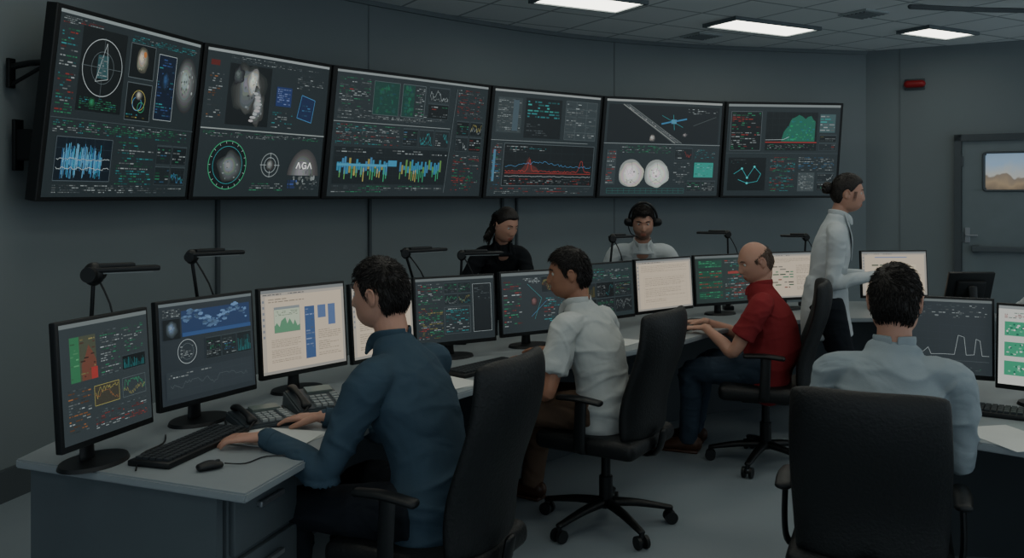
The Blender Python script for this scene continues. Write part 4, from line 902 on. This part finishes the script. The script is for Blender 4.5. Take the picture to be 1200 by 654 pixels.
    for L in legs:
        an=L[3]; bm=bmesh.new()
        loft(bm,[(an.x,an.y-.05,.05),(an.x,an.y+.0,.055),(an.x,an.y+.09,.042),(an.x,an.y+.19,.028)],[(.036,.045),(.042,.052),(.048,.036),(.036,.020)],side=(1,0,0),n=16)
        bx(bm,(an.x,an.y+.07,.009),(.085,.27,.018),bev=.008); fin(bm,'shoe',m_shoe,body,smooth_='auto')
    return body
person('seated man in slate-blue long-sleeved shirt, hands on the desk',(-.25,2.87),(-.88,.47),neck=(-.395,2.985,1.055),head=(-.445,3.02,1.212),hd=(-.93,.36,-.12),wl=(-.79,2.86,.776),wr_=(-.66,3.12,.776),top=m_navy,bottom=m_tr,hands=[(-.95,.1,-.06),(-.8,.2,-.06)],seed=1,vox=.0045,wr=.013,poleL=(-.30,-.45,-1),hs=.97)
person('seated man in an off-white short-sleeved shirt reaching forward',(.43,4.18),(-.82,.57),neck=(.315,4.24,1.02),head=(.272,4.25,1.172),hd=(-.95,.08,-.12),wl=(.10,4.22,.778),wr_=(.20,4.48,.778),top=m_lgrey,sleeve='short',bottom=m_khaki,skin=1,seed=2,hands=[(-.8,.5,-.06),(-.8,.5,-.06)],vox=.005,wr=.013,hs=.98)
person('seated balding man in a red short-sleeved shirt and jeans',(1.47,5.14),(-.93,.36),neck=(1.43,5.16,1.01),head=(1.405,5.17,1.16),hd=(-.93,-.1,-.34),wl=(1.12,5.20,.778),wr_=(1.17,5.45,.778),top=m_redc,sleeve='short',bottom=m_jean,hair='bald',hmat=m_hairg,seed=3,belly=.045,hands=[(-.8,.4,-.06),(-.8,.4,-.06)],vox=.005,ankl=[(1.06,5.40,.09),(1.14,5.62,.09)],wr=.007,shw=.2)
person('seated man in a blue-grey shirt facing away toward his monitors',(1.21,2.96),(.38,.92),neck=(1.28,3.0,1.03),head=(1.295,3.03,1.185),hd=(.45,.9,-.1),wl=(1.24,3.27,.775),wr_=(1.50,3.19,.775),top=m_bgrey,bottom=m_tr,seed=4,poleL=(-.35,-.8,-1),poleR=(.35,-.8,-1),shw=.195,wr=.013)
person('standing woman in white lab coat with tied-up dark hair',(1.93,5.52),(.95,-.3),neck=(2.00,5.50,1.41),head=(2.055,5.485,1.553),hd=(.96,-.26,-.10),wl=(2.2,5.62,1.05),wr_=(2.17,5.32,1.07),top=m_coat,bottom=m_tr,hipz=.90,stand=True,coat=True,coatlen=.22,hair='bun',seed=5,hands=[(.9,-.2,.0),(.95,.1,-.02)],vox=.0045,poleL=(-.15,-.6,-1),poleR=(.15,-.6,-1),shw=.150,slim=.84,wr=.006,fem=1,hs=.94)
person('dark-haired woman in a black jacket leaning over the console',(-.12,6.5),(.35,-.94),neck=(-.07,6.2,1.19),head=(-.045,6.12,1.34),hd=(.62,-.72,-.42),wl=(.12,5.95,.86),wr_=(-.25,5.95,.86),top=m_blk,bottom=m_tr,hipz=.86,stand=True,hair='bob',seed=6,vox=.005,shw=.155,slim=.86,fem=1,hs=.98,vee=m_blouse)
person('dark-haired bearded man in white coat and headset looking down',(.98,6.95),(-.05,-1),neck=(.97,6.68,1.17),head=(.965,6.60,1.345),hd=(-.1,-.92,-.30),wl=(1.2,6.5,.86),wr_=(.75,6.5,.86),top=m_coat,bottom=m_tr,hipz=.86,stand=True,coat=True,hair='short',beard=True,seed=7,vox=.005,shw=.195,wr=.006)
person('standing person in a white lab coat beside the side desk',(3.02,5.0),(-.5,.8),neck=(3.02,5.0,1.43),head=(3.10,5.03,1.58),hd=(-.4,.9,0),wl=(2.83,5.02,.90),wr_=(3.25,5.15,.93),top=m_coat,bottom=m_tr,hipz=.90,stand=True,coat=True,hair='short',seed=8,vox=.006,shw=.165,hands=[(-.05,.1,-1),(0,.1,-1)],poleL=(-.1,-1,-.2),poleR=(.1,-1,-.2),wr=.002)
# headset
hv=V((-.1,-.92,-.30)).normalized(); fr=hv.cross(V((0,0,1))).normalized(); up=fr.cross(hv)
e=E('headset',(.965,6.60,1.345),label='black over-ear headset with microphone worn by bearded man',cat='headset')
HH=lambda x,y,z:fr*x+hv*y+up*z
tube('headband',[HH(.104*math.cos(math.radians(a)),-.005,.01+.142*math.sin(math.radians(a))) for a in range(0,181,20)],.009,m_black,e)
for sg in (-1,1):
    bm=bmesh.new(); loft(bm,[HH(sg*.085,-.008,0),HH(sg*.112,-.008,0)],[(.032,.037),(.028,.032)],side=hv,n=18,sub=1); fin(bm,'ear_cup',m_black,e,smooth_='auto')
tube('microphone_arm',[HH(.11,0,-.02),HH(.09,.07,-.06),HH(.04,.115,-.075)],.004,m_black,e,n=6)
# ---------------------------------------------------------------- soft world fill added through the open rear, in place of the unbuilt hall
w=bpy.data.worlds.new('world'); SC.world=w; w.use_nodes=True; bg=w.node_tree.nodes['Background']; bg.inputs[0].default_value=(.72,.84,.92,1); bg.inputs[1].default_value=.72
